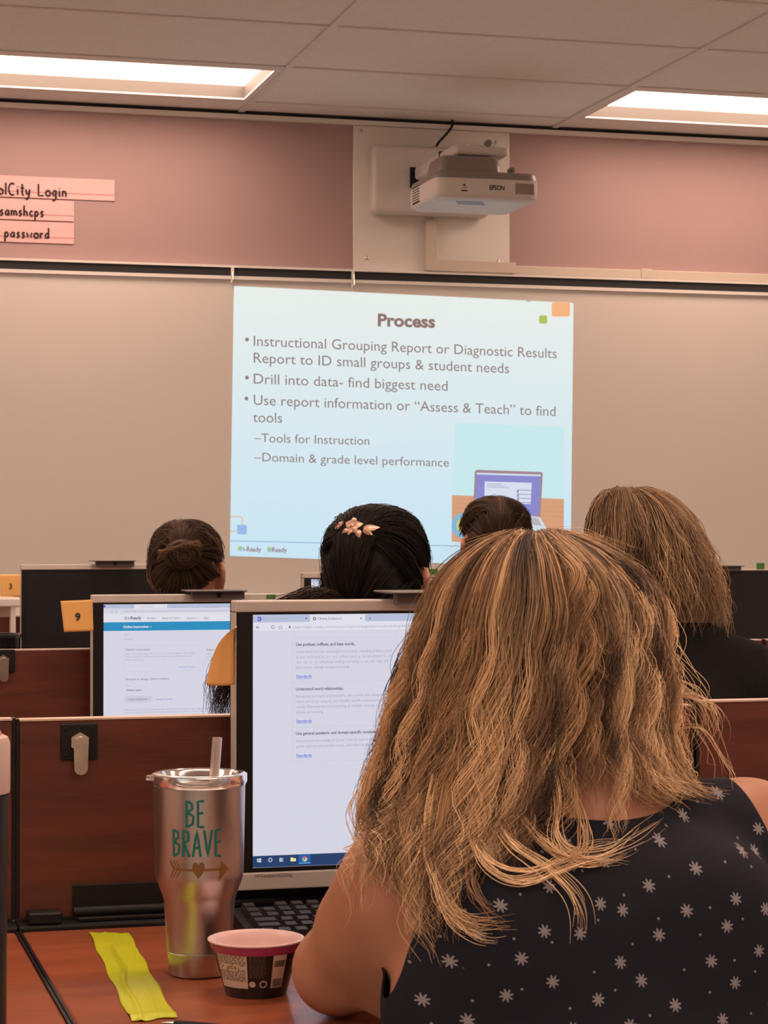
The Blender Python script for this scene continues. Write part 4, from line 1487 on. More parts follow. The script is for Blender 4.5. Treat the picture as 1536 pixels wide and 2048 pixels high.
# ------------------------------------------------------------------ keyboard
kx0, kx1 = 0.490, 0.945
ky0, ky1 = 2.335, 2.475
kb = thing('keyboard', 'black computer keyboard in front of the large lit monitor', 'keyboard', ((kx0 + kx1) / 2, (ky0 + ky1) / 2, TZ))
m = MB()
yz = [(ky0, TZ + 0.001), (ky1, TZ + 0.001), (ky1, TZ + 0.026), (ky0, TZ + 0.012)]
m.prism([(kx0, y, z) for y, z in yz][::-1], (kx1 - kx0, 0, 0))
m.build('case', M_BLACKM, kb)
m = MB()
rows = 6
for r in range(rows):
    y0 = ky0 + 0.010 + r * 0.0208
    zt = TZ + 0.012 + 0.014 * (y0 - ky0) / (ky1 - ky0)
    x = kx0 + 0.010
    k = 0
    while x < kx1 - 0.022:
        w = 0.0165
        if r == 0 and k in (3,):
            w = 0.10
        if r in (1, 2) and k == 0:
            w = 0.028
        if not (r == 5 and k % 5 == 1):
            m.prism([(x, y0, zt), (x + w, y0, zt), (x + w, y0 + 0.0165, zt + 0.0016), (x, y0 + 0.0165, zt + 0.0016)], (0, 0, 0.0001))
            b0 = len(m.v)
            x0_, x1_ = x, x + w
            q = 0.0022
            base = [(x0_, y0, zt), (x1_, y0, zt), (x1_, y0 + 0.0165, zt + 0.0016), (x0_, y0 + 0.0165, zt + 0.0016)]
            top = [(x0_ + q, y0 + 0.0015, zt + 0.0085), (x1_ - q, y0 + 0.0015, zt + 0.0085), (x1_ - q, y0 + 0.0145, zt + 0.0098), (x0_ + q, y0 + 0.0145, zt + 0.0098)]
            m.add(base + top, [(3, 2, 1, 0), (4, 5, 6, 7), (0, 1, 5, 4), (1, 2, 6, 5), (2, 3, 7, 6), (3, 0, 4, 7)])
        x += w + 0.0022
        k += 1
m.build('keys', mat('key_plastic', (0.020, 0.018, 0.017), 0.5, noise=(100, 0.1)), kb)

# ------------------------------------------------------------------ dark bottle with pale cap at the frame's edge
BXr = P(20, 1600, 2.0).x
br = 0.036
bt = thing('water_bottle', 'tall dark bottle with a pale pink cap at the photo edge', 'bottle', (BXr - br, 2.0, TZ))
zc0 = P(20, 1583, 2.0).z - TZ
zc1 = P(20, 1466, 2.0).z - TZ
MB().lathe([(0.0, 0.001), (br - 0.006, 0.001), (br - 0.003, 0.004), (br - 0.002, zc0 - 0.012), (br - 0.001, zc0 - 0.001), (0.0, zc0 - 0.001)], 48, (BXr - br, 2.0, TZ)).build('body', mat('bottle_dark', (0.016, 0.016, 0.020), 0.4, noise=(30, 0.05)), bt, smooth=40)
MB().lathe([(0.0, zc0), (br - 0.0005, zc0), (br, zc0 + 0.002), (br, zc1 - 0.008), (br - 0.002, zc1 - 0.003), (br - 0.006, zc1 - 0.001), (0.0, zc1 - 0.001)], 48, (BXr - br, 2.0, TZ)).build('cap', mat('cap_pale', (0.60, 0.45, 0.41), 0.5, noise=(30, 0.02)), bt, smooth=40)
MB().lathe([(0.0, zc1 - 0.0008), (br - 0.007, zc1 - 0.0008), (br - 0.009, zc1 + 0.003), (0.0, zc1 + 0.003)], 48, (BXr - br, 2.0, TZ)).build('cap_top', mat('cap_pink', (0.55, 0.22, 0.22), 0.5), bt, smooth=40)

# ------------------------------------------------------------------ white desktop shelf and black travel cup, far left
wy = 5.40
ws = thing('desktop_shelf', 'white desktop shelf under note 3 beside the black monitor', 'shelf', (0.42, wy, TZ))
ztp, zt2 = P(20, 1196, wy).z, P(20, 1214, wy).z
zbm = P(20, 1238, wy).z
x_r = P(41, 1200, wy).x
MB().rbox(0.20, x_r, wy, wy + 0.16, zt2, ztp, 0.004, 2).build('top_shelf', M_WHITE, ws)
MB().rbox(0.21, x_r - 0.004, wy + 0.13, wy + 0.142, zbm, zt2 - 0.0005, 0.002, 1).build('back_rail', M_RACE, ws)
for px, y in ((27, wy + 0.004), (-60, wy + 0.004)):
    xq = P(px, 1230, wy).x
    MB().rbox(xq - 0.006, xq + 0.006, y, y + 0.012, TZ + 0.0005, zt2 - 0.0005, 0.001, 1).build('post', M_WHITE, ws)
for px in (36, -60):
    xq = P(px, 1230, wy).x
    MB().rbox(xq - 0.006, xq + 0.006, wy + 0.1425, wy + 0.155, TZ + 0.0005, zt2 - 0.0005, 0.001, 1).build('post', M_WHITE, ws)
cx, cyy = P(3, 1280, 5.22).x, 5.22
tc = thing('travel_cup', 'black cup with a glossy rim behind the second-row lock panel', 'cup', (cx, cyy, TZ))
rr2 = P(44, 1270, 5.22).x - cx
zr = P(20, 1270, 5.22).z - TZ
MB().lathe([(0.0, 0.001), (rr2 * 0.72, 0.001), (rr2 * 0.76, 0.004), (rr2 * 0.93, zr - 0.012), (rr2 * 0.93, zr), (rr2 * 0.88, zr), (rr2 * 0.7, 0.01), (0.0, 0.01)], 40, (cx, cyy, TZ)).build('body', mat('cup_gloss_black', (0.012, 0.012, 0.014), 0.15), tc, smooth=40)
MB().lathe([(rr2 * 0.935, zr - 0.006), (rr2, zr - 0.005), (rr2, zr + 0.002), (rr2 * 0.93, zr + 0.004), (rr2 * 0.86, zr + 0.003), (rr2 * 0.86, zr + 0.0005), (rr2 * 0.935, zr + 0.0005)], 40, (cx, cyy, TZ)).build('rim', mat('rim_gloss', (0.03, 0.028, 0.028), 0.08, coat=0.6), tc, smooth=40)

# ------------------------------------------------------------------ smooth bodies: distance fields turned into one continuous surface
class Field:
    def __init__(self, lo, hi, h):
        self.lo, self.h = np.array(lo, float), h
        self.n = np.ceil((np.array(hi) - self.lo) / h).astype(int) + 1
        self.d = np.full(self.n, 0.5, np.float32)

    def _block(self, lo, hi, pad):
        a = np.maximum(np.floor((np.array(lo) - pad - self.lo) / self.h).astype(int), 0)
        b = np.minimum(np.ceil((np.array(hi) + pad - self.lo) / self.h).astype(int) + 1, self.n)
        if (b <= a).any():
            return None, None
        g = np.meshgrid(*[self.lo[i] + self.h * np.arange(a[i], b[i]) for i in range(3)], indexing='ij')
        return (slice(a[0], b[0]), slice(a[1], b[1]), slice(a[2], b[2])), g

    def _put(self, s, d, k, sub=False):
        o = self.d[s]
        if sub:
            d = -d
            hh = np.clip(0.5 - 0.5 * (o - d) / k, 0, 1)
            self.d[s] = o * (1 - hh) + d * hh + k * hh * (1 - hh)
        else:
            hh = np.clip(0.5 + 0.5 * (d - o) / k, 0, 1)
            self.d[s] = d * (1 - hh) + o * hh - k * hh * (1 - hh)

    def cap(self, a, b, ra, rb, k=0.02, grow=0.0, sub=False):
        a, b = np.array(a, float), np.array(b, float)
        ra, rb = ra + grow, rb + grow
        r = max(ra, rb)
        s, g = self._block(np.minimum(a, b) - r, np.maximum(a, b) + r, k + 0.03)
        if s is None:
            return self
        ab = b - a
        L = float(ab @ ab) or 1e-9
        t = np.clip(((g[0] - a[0]) * ab[0] + (g[1] - a[1]) * ab[1] + (g[2] - a[2]) * ab[2]) / L, 0, 1)
        d = np.sqrt((g[0] - a[0] - t * ab[0]) ** 2 + (g[1] - a[1] - t * ab[1]) ** 2 + (g[2] - a[2] - t * ab[2]) ** 2) - (ra + (rb - ra) * t)
        self._put(s, d.astype(np.float32), k, sub)
        return self

    def ell(self, c, r, k=0.02, grow=0.0, sub=False, rz=0.0, rx=0.0):
        r = np.array(r, float) + grow
        m = float(r.max())
        s, g = self._block(np.array(c) - m, np.array(c) + m, k + 0.03)
        if s is None:
            return self
        x, y, z = g[0] - c[0], g[1] - c[1], g[2] - c[2]
        if rz:
            x, y = x * math.cos(rz) + y * math.sin(rz), -x * math.sin(rz) + y * math.cos(rz)
        if rx:
            y, z = y * math.cos(rx) + z * math.sin(rx), -y * math.sin(rx) + z * math.cos(rx)
        k0 = np.sqrt((x / r[0]) ** 2 + (y / r[1]) ** 2 + (z / r[2]) ** 2)
        k1 = np.sqrt((x / r[0] ** 2) ** 2 + (y / r[1] ** 2) ** 2 + (z / r[2] ** 2) ** 2) + 1e-6
        d = k0 * (k0 - 1.0) / k1
        self._put(s, d.astype(np.float32), k, sub)
        return self

    def at(self, p):
        q = np.round((np.array(p) - self.lo) / self.h).astype(int)
        if (q < 0).any() or (q >= self.n).any():
            return 0.5
        return float(self.d[tuple(q)])

    def surface(self):
        """surface nets"""
        d = self.d
        nx, ny, nz = d.shape
        cx, cy2, cz = nx - 1, ny - 1, nz - 1
        neg = d < 0
        cnt = np.zeros((cx, cy2, cz), np.float32)
        pos = np.zeros((cx, cy2, cz, 3), np.float32)
        corners = [(i, j, k) for i in (0, 1) for j in (0, 1) for k in (0, 1)]
        view = lambda arr, c: arr[c[0]:c[0] + cx, c[1]:c[1] + cy2, c[2]:c[2] + cz]
        for c in corners:
            for ax in range(3):
                if c[ax]:
                    continue
                e = list(c)
                e[ax] = 1
                a, b = view(d, c), view(d, e)
                cr_ = (a < 0) != (b < 0)
                if not cr_.any():
                    continue
                t = np.where(cr_, a / np.where(cr_, a - b, 1), 0)
                cnt += cr_
                for q in range(3):
                    pos[..., q] += cr_ * (c[q] + (t if q == ax else 0))
        act = cnt > 0
        idx = -np.ones((cx, cy2, cz), np.int64)
        idx[act] = np.arange(act.sum())
        ijk = np.argwhere(act)
        v = self.lo + self.h * (ijk + pos[act] / cnt[act][:, None])
        faces = []
        for ax in range(3):
            o1, o2 = (ax + 1) % 3, (ax + 2) % 3
            sl0, sl1 = [slice(None)] * 3, [slice(None)] * 3
            sl0[ax], sl1[ax] = slice(0, -1), slice(1, None)
            a, b = neg[tuple(sl0)], neg[tuple(sl1)]
            ed = np.argwhere(a != b)
            if not len(ed):
                continue
            ok = (ed[:, o1] > 0) & (ed[:, o2] > 0) & (ed[:, o1] < d.shape[o1] - 1) & (ed[:, o2] < d.shape[o2] - 1)
            ed = ed[ok]
            sgn = a[tuple(ed.T)]

            def cell(d1, d2):
                q = ed.copy()
                q[:, o1] -= d1
                q[:, o2] -= d2
                return idx[tuple(q.T)]
            quad = np.stack([cell(1, 1), cell(0, 1), cell(0, 0), cell(1, 0)], 1)
            quad[~sgn] = quad[~sgn][:, ::-1]
            faces.append(quad)
        return v, np.concatenate(faces)


def clip_mesh(v, f, g):
    """keep the part of a quad/triangle mesh where g(v) < 0, cut cleanly"""
    if f.shape[1] == 4:
        f = np.concatenate([f[:, [0, 1, 2]], f[:, [0, 2, 3]]])
    gv = g(v)
    ins = gv[f] < 0
    c = ins.sum(1)
    keep = [tuple(t) for t in f[c == 3]]
    vs = v.tolist()
    cache = {}

    def cut(a, b):
        key = (min(a, b), max(a, b))
        if key not in cache:
            t = gv[a] / (gv[a] - gv[b])
            cache[key] = len(vs)
            vs.append((v[a] + (v[b] - v[a]) * t).tolist())
        return cache[key]
    for tri in f[(c > 0) & (c < 3)]:
        out = []
        for i in range(3):
            a, b = int(tri[i]), int(tri[(i + 1) % 3])
            if gv[a] < 0:
                out.append(a)
            if (gv[a] < 0) != (gv[b] < 0):
                out.append(cut(a, b))
        for i in range(1, len(out) - 1):
            keep.append((out[0], out[i], out[i + 1]))
    f2 = np.array(keep, dtype=np.int64)
    u, inv = np.unique(f2, return_inverse=True)
    return np.array(vs)[u], inv.reshape(f2.shape)


def hand(F, wrist, d, s, u=(0, 0, 1), sc=1.0, g=0.0):
    """hand with palm, five separate bent fingers; d towards the fingertips, s towards the thumb"""
    w, d, s, u = [np.array(q, float) for q in (wrist, d, s, u)]
    d /= np.linalg.norm(d)
    s -= d * (s @ d)
    s /= np.linalg.norm(s)
    kn = []
    for i, off in enumerate((0.027, 0.009, -0.009, -0.025)):
        k = w + d * (0.082 - 0.004 * abs(i - 1)) * sc + s * off * sc + u * 0.010
        F.cap(w + d * 0.012 + s * off * 0.55, k, 0.016 * sc, 0.0115 * sc, 0.012)
        kn.append(k)
    for k, L, off in zip(kn, (0.068, 0.076, 0.071, 0.056), (0.004, 0.001, -0.002, -0.005)):
        p1 = k + (d * 0.52 * L + s * off + u * 0.004) * sc
        p2 = p1 + (d * 0.30 * L - u * 0.018 + s * off * 0.5) * sc
        p3 = p2 + (d * 0.12 * L - u * 0.014) * sc
        F.cap(k, p1, 0.0098 * sc, 0.0088 * sc, 0.004)
        F.cap(p1, p2, 0.0088 * sc, 0.0078 * sc, 0.003)
        F.cap(p2, p3, 0.0078 * sc, 0.0068 * sc, 0.003)
    t0 = w + d * 0.022 + s * 0.018
    t1 = t0 + (d * 0.032 + s * 0.024 - u * 0.008) * sc
    t2 = t1 + (d * 0.030 + s * 0.004 - u * 0.010) * sc
    F.cap(t0, t1, 0.0135 * sc, 0.0105 * sc, 0.008)
    F.cap(t1, t2, 0.0105 * sc, 0.0085 * sc, 0.003)


def head(F, c, tilt=0.0, s=1.0):
    """c: middle of the skull"""
    c = np.array(c, float)

    def q(x, y, z):
        yy, zz = y * math.cos(tilt) - z * math.sin(tilt), y * math.sin(tilt) + z * math.cos(tilt)
        return c + np.array([x, yy, zz]) * s
    F.ell(q(0, 0, 0.0), (0.074 * s, 0.092 * s, 0.094 * s), 0.03, rx=tilt)
    F.ell(q(0, 0.036, -0.060), (0.058 * s, 0.056 * s, 0.078 * s), 0.03, rx=tilt)
    F.ell(q(0, 0.074, -0.118), (0.022 * s, 0.018 * s, 0.018 * s), 0.025)
    for sx in (-1, 1):
        F.ell(q(0.033 * sx, 0.090, -0.020), (0.017 * s, 0.012 * s, 0.011 * s), 0.012, sub=True)
        F.ell(q(0.031 * sx, 0.079, -0.021), (0.0135 * s, 0.0135 * s, 0.0115 * s), 0.006)
        F.ell(q(0.040 * sx, 0.070, -0.052), (0.022 * s, 0.020 * s, 0.020 * s), 0.02)
        F.ell(q(0.081 * sx, -0.006, -0.024), (0.0075 * s, 0.019 * s, 0.032 * s), 0.006, rz=0.5 * sx)
        F.ell(q(0.076 * sx, 0.004, -0.052), (0.008 * s, 0.011 * s, 0.012 * s), 0.006)
        F.ell(q(0.087 * sx, 0.002, -0.024), (0.004 * s, 0.010 * s, 0.017 * s), 0.004, sub=True, rz=0.5 * sx)
    F.cap(q(0, 0.090, -0.018), q(0, 0.108, -0.058), 0.007 * s, 0.013 * s, 0.012)
    F.ell(q(0, 0.094, -0.088), (0.024 * s, 0.010 * s, 0.0065 * s), 0.006)
    F.ell(q(0, 0.091, -0.099), (0.021 * s, 0.010 * s, 0.0075 * s), 0.006)


# ------------------------------------------------------------------ hair: strands in locks, each a thin tapering tube
def resample(p, m):
    p = np.array([tuple(x) for x in p], float)
    for _ in range(2):                                       # corner cutting rounds the guide
        q = 0.75 * p[:-1] + 0.25 * p[1:]
        r = 0.25 * p[:-1] + 0.75 * p[1:]
        p = np.concatenate([p[:1], np.stack([q, r], 1).reshape(-1, 3), p[-1:]])
    s = np.concatenate([[0], np.cumsum(np.linalg.norm(np.diff(p, axis=0), axis=1))])
    t = np.linspace(0, s[-1], m)
    return np.stack([np.interp(t, s, p[:, i]) for i in range(3)], 1)


def tubes(paths, radius, col, sides=3):
    """paths (S,M,3), radius (S,M), col (S,M,3) -> arrays of one mesh"""
    Sn, M, _ = paths.shape
    T = np.gradient(paths, axis=1)
    T /= np.linalg.norm(T, axis=2, keepdims=True) + 1e-9
    ref = np.array([0.31, 0.93, 0.17])
    n1 = np.cross(T, ref)
    n1 /= np.linalg.norm(n1, axis=2, keepdims=True) + 1e-9
    n2 = np.cross(T, n1)
    v = np.empty((Sn, M, sides, 3))
    for k in range(sides):
        a = 2 * math.pi * k / sides
        v[:, :, k] = paths + (n1 * math.cos(a) + n2 * math.sin(a)) * radius[..., None]
    c = np.repeat(col[:, :, None, :], sides, axis=2)
    base = (np.arange(Sn)[:, None, None] * M + np.arange(M - 1)[None, :, None]) * sides
    k = np.arange(sides)[None, None, :]
    k2 = (k + 1) % sides
    f = np.stack([base + k, base + k2, base + sides + k2, base + sides + k], -1).reshape(-1, 4)
    return v.reshape(-1, 3), f, c.reshape(-1, 3)


def locks_to_mesh(locks, rng, m=30, sides=3):
    """each lock: dict(pts, n, spread(root, mid, tip), wave(amp), lam, col, r)"""
    V, Fc, C, off = [], [], [], 0
    for L in locks:
        g = resample(L['pts'], m)
        n = L['n']
        t = np.linspace(0, 1, m)
        sr, sm_, st = L['spread']
        prof = np.where(t < .5, sr + (sm_ - sr) * (t / .5), sm_ + (st - sm_) * ((t - .5) / .5))
        o = rng.normal(size=(n, 1, 3)) * np.array([0.55, 0.55, 0.25])
        o *= np.minimum(1, 1.6 / (np.linalg.norm(o, axis=2, keepdims=True) + 1e-9))
        path = g[None] + o * prof[None, :, None]
        ln = np.concatenate([[0], np.cumsum(np.linalg.norm(np.diff(g, axis=0), axis=1))])
        amp = L.get('wave', 0.0) * np.clip((t - L.get('w0', .25)) / .45, 0, 1)
        ph = L.get('ph', rng.uniform(0, 6.28)) + rng.normal(size=(n, 1)) * L.get('phs', 0.35)
        lam = L.get('lam', 0.075) * (1 + rng.normal(size=(n, 1)) * 0.06)
        w1 = amp * np.sin(2 * math.pi * ln[None] / lam + ph)
        w2 = amp * 0.7 * np.cos(2 * math.pi * ln[None] / lam + ph + 0.6)
        ex = L.get('ex', np.array([0.945, -0.326, 0]))
        ey = np.array([-ex[1], ex[0], 0])
        path = path + w1[..., None] * ex + w2[..., None] * ey
        stray = rng.normal(size=(n, 1, 3)) * L.get('stray', 0.0) * (t[None, :, None] ** 2)
        path = path + stray
        cut = rng.uniform(L.get('cut', 0.88), 1.0, size=(n, 1))           # uneven ends
        tt = t[None] * cut
        ii = tt * (m - 1)
        i0 = np.minimum(ii.astype(int), m - 2)
        fr = (ii - i0)[..., None]
        rows = np.arange(n)[:, None]
        path = path[rows, i0] * (1 - fr) + path[rows, i0 + 1] * fr
        rad = L['r'] * (0.75 + 0.5 * rng.random((n, 1))) * np.clip(1.08 - t[None] ** 4 * 0.85, 0.15, 1)
        c0 = np.array(L['col'])
        col = c0[None, None] * np.exp(rng.normal(size=(n, 1, 1)) * L.get('cv', 0.22)) * np.ones((1, m, 1))
        if 'tip' in L:
            ctip = np.array(L['tip'])[None, None] * np.exp(rng.normal(size=(n, 1, 1)) * 0.2)
            kk = np.clip((t - 0.15) / 0.5, 0, 1)[None, :, None]
            col = col * (1 - kk) + ctip * kk
        v, f, c = tubes(path, rad, col, sides)
        V.append(v)
        Fc.append(f + off)
        C.append(c)
        off += len(v)
    return np.concatenate(V), np.concatenate(Fc), np.concatenate(C)


def hair_material(name, rough=0.5):
    m = bpy.data.materials.new(name)
    m.use_nodes = True
    nt = m.node_tree
    b = nt.nodes['Principled BSDF']
    a = nt.nodes.new('ShaderNodeVertexColor')
    a.layer_name = 'strand'
    nz = nt.nodes.new('ShaderNodeTexNoise')
    nz.inputs['Scale'].default_value = 45
    mr = nt.nodes.new('ShaderNodeMapRange')
    mr.inputs['To Min'].default_value = 0.8
    mr.inputs['To Max'].default_value = 1.2
    nt.links.new(nz.outputs['Fac'], mr.inputs['Value'])
    vm = nt.nodes.new('ShaderNodeVectorMath')
    vm.operation = 'SCALE'
    nt.links.new(a.outputs['Color'], vm.inputs[0])
    nt.links.new(mr.outputs['Result'], vm.inputs['Scale'])
    nt.links.new(vm.outputs['Vector'], b.inputs['Base Color'])
    b.inputs['Roughness'].default_value = rough
    b.inputs['Specular IOR Level'].default_value = 0.28
    return m


M_HAIR = hair_material('hair_strands')

# ------------------------------------------------------------------ office chairs under the people
M_SEAT = mat('chair_fabric', (0.03, 0.03, 0.035), 0.9, noise=(200, 0.3))


def chair(x, y, zs, label):
    t = thing('office_chair', label, 'chair', (x, y, 0), 'office chairs under the seated people')
    MB().rbox(x - 0.22, x + 0.22, y - 0.20, y + 0.22, zs - 0.07, zs, 0.03, 4).build('seat', M_SEAT, t, smooth=40)
    MB().rbox(x - 0.19, x + 0.19, y - 0.285, y - 0.24, zs + 0.06, zs + 0.22, 0.02, 3).build('backrest', M_SEAT, t, smooth=40)
    MB().tube([(x, y - 0.10, zs - 0.075), (x, y - 0.27, zs - 0.06), (x, y - 0.295, zs + 0.10)], 0.015, 10).build('back_bracket', M_BLACKM, t, smooth=40)
    MB().tube([(x, y, 0.10), (x, y, zs - 0.07)], 0.025, 16).build('column', M_BLACKM, t, smooth=40)
    for k in range(5):
        a = 2 * math.pi * k / 5 + 0.3 + 0.9 * (x % 0.4)
        b_ = MB().tube([(x, y, 0.10), (x + 0.22 * math.cos(a), y + 0.22 * math.sin(a), 0.075)], [0.022, 0.014], 10).build('leg', M_BLACKM, t, smooth=40)
        cx_, cy_ = x + 0.22 * math.cos(a), y + 0.22 * math.sin(a)
        MB().tube([(cx_ - 0.02 * math.sin(a), cy_ + 0.02 * math.cos(a), 0.028), (cx_ + 0.02 * math.sin(a), cy_ - 0.02 * math.cos(a), 0.028)], 0.0275, 14).build('caster', M_BLACK, b_, smooth=40)


# ================================================================== the blonde-haired person in front
HP = thing('person', 'person in a sleeveless navy top with white flower print, wavy blonde hair, elbow on desk', 'person', (0.70, 1.80, 0.0))
SHL, SHR = (0.538, 1.905, 0.878), (0.866, 1.895, 0.908)
ELL_, ELR = (0.500, 2.005, 0.7905), (0.985, 2.00, 0.7905)
WRL, WRR = (0.625, 2.235, 0.800), (0.845, 2.225, 0.800)


def torso(F, g=0.0):
    F.ell((0.70, 1.765, 0.545), (0.185, 0.125, 0.120), 0.04, g)
    F.ell((0.690, 1.785, 0.665), (0.182, 0.098, 0.13), 0.05, g)
    F.ell((0.690, 1.838, 0.785), (0.184, 0.100, 0.14), 0.05, g, rx=-0.2)
    F.ell((0.702, 1.865, 0.870), (0.152, 0.084, 0.075), 0.04, g)
    for x, sh in ((0.625, SHL), (0.785, SHR)):
        F.ell((x, 1.945, 0.815), (0.06, 0.055, 0.055), 0.04, g)
        F.cap((0.703, 1.905, 0.945), sh, 0.040, 0.044, 0.04, g)
        F.ell((x - 0.0, 1.80, 0.845), (0.068, 0.05, 0.07), 0.04, g)


h = 0.006
FB = Field((0.36, 1.55, -0.02), (1.12, 2.46, 1.22), h)
torso(FB)
FB.cap((0.703, 1.895, 0.94), (0.690, 1.945, 1.03), 0.058, 0.053, 0.03)
head(FB, (0.687, 1.975, 1.085), -0.12)
for sh, el, wr, sg in ((SHL, ELL_, WRL, 1), (SHR, ELR, WRR, -1)):
    FB.ell(sh, (0.050, 0.052, 0.052), 0.03)
    FB.cap(sh, tuple(np.array(sh) * 0.55 + np.array(el) * 0.45 - np.array([0.004 * sg, 0.004, 0.0])), 0.050, 0.047, 0.03)
    FB.cap(sh, el, 0.048, 0.0385, 0.03)
    if sg > 0:
        FB.cap((0.545, 1.895, 0.835), (0.542, 1.955, 0.780), 0.034, 0.030, 0.03)
    mid = np.array(el) * 0.65 + np.array(wr) * 0.35
    FB.cap(el, mid, 0.0385, 0.041, 0.02)
    FB.cap(mid, wr, 0.041, 0.027, 0.02)
    hand(FB, wr, np.array(wr) - np.array(el) + np.array([0, 0.06, 0.0]), (1.0 * sg, 0, 0))
for sx in (-1, 1):
    hip, kn, an = (0.70 + 0.09 * sx, 1.80, 0.53), (0.70 + 0.11 * sx, 2.19, 0.515), (0.70 + 0.11 * sx, 2.17, 0.09)
    FB.cap(hip, kn, 0.085, 0.060, 0.04)
    FB.cap(kn, an, 0.056, 0.036, 0.03)
    FB.cap((0.70 + 0.11 * sx, 2.145, 0.047), (0.70 + 0.12 * sx, 2.33, 0.035), 0.042, 0.030, 0.03)
v, f = FB.surface()
body = arr_mesh('body', v, f, M_SKIN, HP)

# sleeveless blouse
FT = Field((0.42, 1.55, 0.40), (1.02, 2.10, 1.05), 0.006)
torso(FT, 0.007)
for sh, el in ((SHL, ELL_), (SHR, ELR)):
    FT.ell(sh, (0.050, 0.052, 0.052), 0.03, 0.006)
FT.cap((0.703, 1.895, 0.94), (0.690, 1.945, 1.03), 0.058, 0.053, 0.03, 0.007)
v, f = FT.surface()
v, f = clip_mesh(v, f, lambda p: (0.553 - (0.93 - p[:, 2]) * 0.40) - p[:, 0])
v, f = clip_mesh(v, f, lambda p: p[:, 0] - (0.858 + (0.93 - p[:, 2]) * 0.30))
v, f = clip_mesh(v, f, lambda p: 1 - ((p[:, 0] - 0.703) / 0.108) ** 2 - ((p[:, 1] - 1.915) / 0.150) ** 2 - ((p[:, 2] - 1.010) / 0.085) ** 2)
v, f = clip_mesh(v, f, lambda p: 0.50 - p[:, 2])


def blouse_material():
    m = bpy.data.materials.new('navy_flower_print')
    m.use_nodes = True
    nt = m.node_tree
    N, K = nt.nodes, nt.links
    b = N['Principled BSDF']
    b.inputs['Roughness'].default_value = 0.85
    b.inputs['Sheen Weight'].default_value = 0.0
    b.inputs['Specular IOR Level'].default_value = 0.25
    tc = N.new('ShaderNodeTexCoord')
    sp = N.new('ShaderNodeSeparateXYZ')
    K.new(tc.outputs['Object'], sp.inputs[0])
    cb = N.new('ShaderNodeCombineXYZ')
    K.new(sp.outputs['X'], cb.inputs['X'])
    K.new(sp.outputs['Z'], cb.inputs['Y'])
    rot = N.new('ShaderNodeMapping')
    rot.inputs['Rotation'].default_value = (0, 0, 0.55)
    K.new(cb.outputs[0], rot.inputs['Vector'])

    def motif(scale, rnd, r, lobes, depth, shift=0.0):
        mp = N.new('ShaderNodeMapping')
        mp.inputs['Scale'].default_value = (scale, scale, scale)
        mp.inputs['Location'].default_value = (shift, shift, 0)
        K.new(rot.outputs[0], mp.inputs['Vector'])
        vo = N.new('ShaderNodeTexVoronoi')
        vo.voronoi_dimensions = '2D'
        vo.inputs['Scale'].default_value = 1.0
        vo.inputs['Randomness'].default_value = rnd
        K.new(mp.outputs[0], vo.inputs['Vector'])
        su = N.new('ShaderNodeVectorMath')
        su.operation = 'SUBTRACT'
        K.new(mp.outputs[0], su.inputs[0])
        K.new(vo.outputs['Position'], su.inputs[1])
        s2 = N.new('ShaderNodeSeparateXYZ')
        K.new(su.outputs[0], s2.inputs[0])
        at = N.new('ShaderNodeMath')
        at.operation = 'ARCTAN2'
        K.new(s2.outputs['Y'], at.inputs[0])
        K.new(s2.outputs['X'], at.inputs[1])
        ml = N.new('ShaderNodeMath')
        ml.operation = 'MULTIPLY'
        ml.inputs[1].default_value = lobes
        K.new(at.outputs[0], ml.inputs[0])
        co = N.new('ShaderNodeMath')
        co.operation = 'COSINE'
        K.new(ml.outputs[0], co.inputs[0])
        ma = N.new('ShaderNodeMath')
        ma.operation = 'MULTIPLY_ADD'
        ma.inputs[1].default_value = depth * r
        ma.inputs[2].default_value = r
        K.new(co.outputs[0], ma.inputs[0])
        gt = N.new('ShaderNodeMath')
        gt.operation = 'GREATER_THAN'
        K.new(ma.outputs[0], gt.inputs[0])
        K.new(vo.outputs['Distance'], gt.inputs[1])
        return gt
    a = motif(27.5, 0.5, 0.112, 8, 0.42)
    c = motif(27.5, 0.5, 0.030, 5, 0.1, 0.5)
    mx = N.new('ShaderNodeMath')
    mx.operation = 'MAXIMUM'
    K.new(a.outputs[0], mx.inputs[0])
    K.new(c.outputs[0], mx.inputs[1])
    mix = N.new('ShaderNodeMix')
    mix.data_type = 'RGBA'
    mix.inputs['A'].default_value = (0.0075, 0.0085, 0.017, 1)
    mix.inputs['B'].default_value = (0.225, 0.215, 0.235, 1)
    K.new(mx.outputs[0], mix.inputs['Factor'])
    K.new(mix.outputs['Result'], b.inputs['Base Color'])
    nz = N.new('ShaderNodeTexNoise')
    nz.inputs['Scale'].default_value = 14
    K.new(tc.outputs['Object'], nz.inputs['Vector'])
    bp = N.new('ShaderNodeBump')
    bp.inputs['Strength'].default_value = 0.5
    bp.inputs['Distance'].default_value = 0.012
    K.new(nz.outputs['Fac'], bp.inputs['Height'])
    K.new(bp.outputs[0], b.inputs['Normal'])
    return m


blo = arr_mesh('blouse', v, f, blouse_material(), HP)
sm = blo.modifiers.new('cloth', 'SOLIDIFY')
sm.thickness = 0.002
sm.offset = 0.0
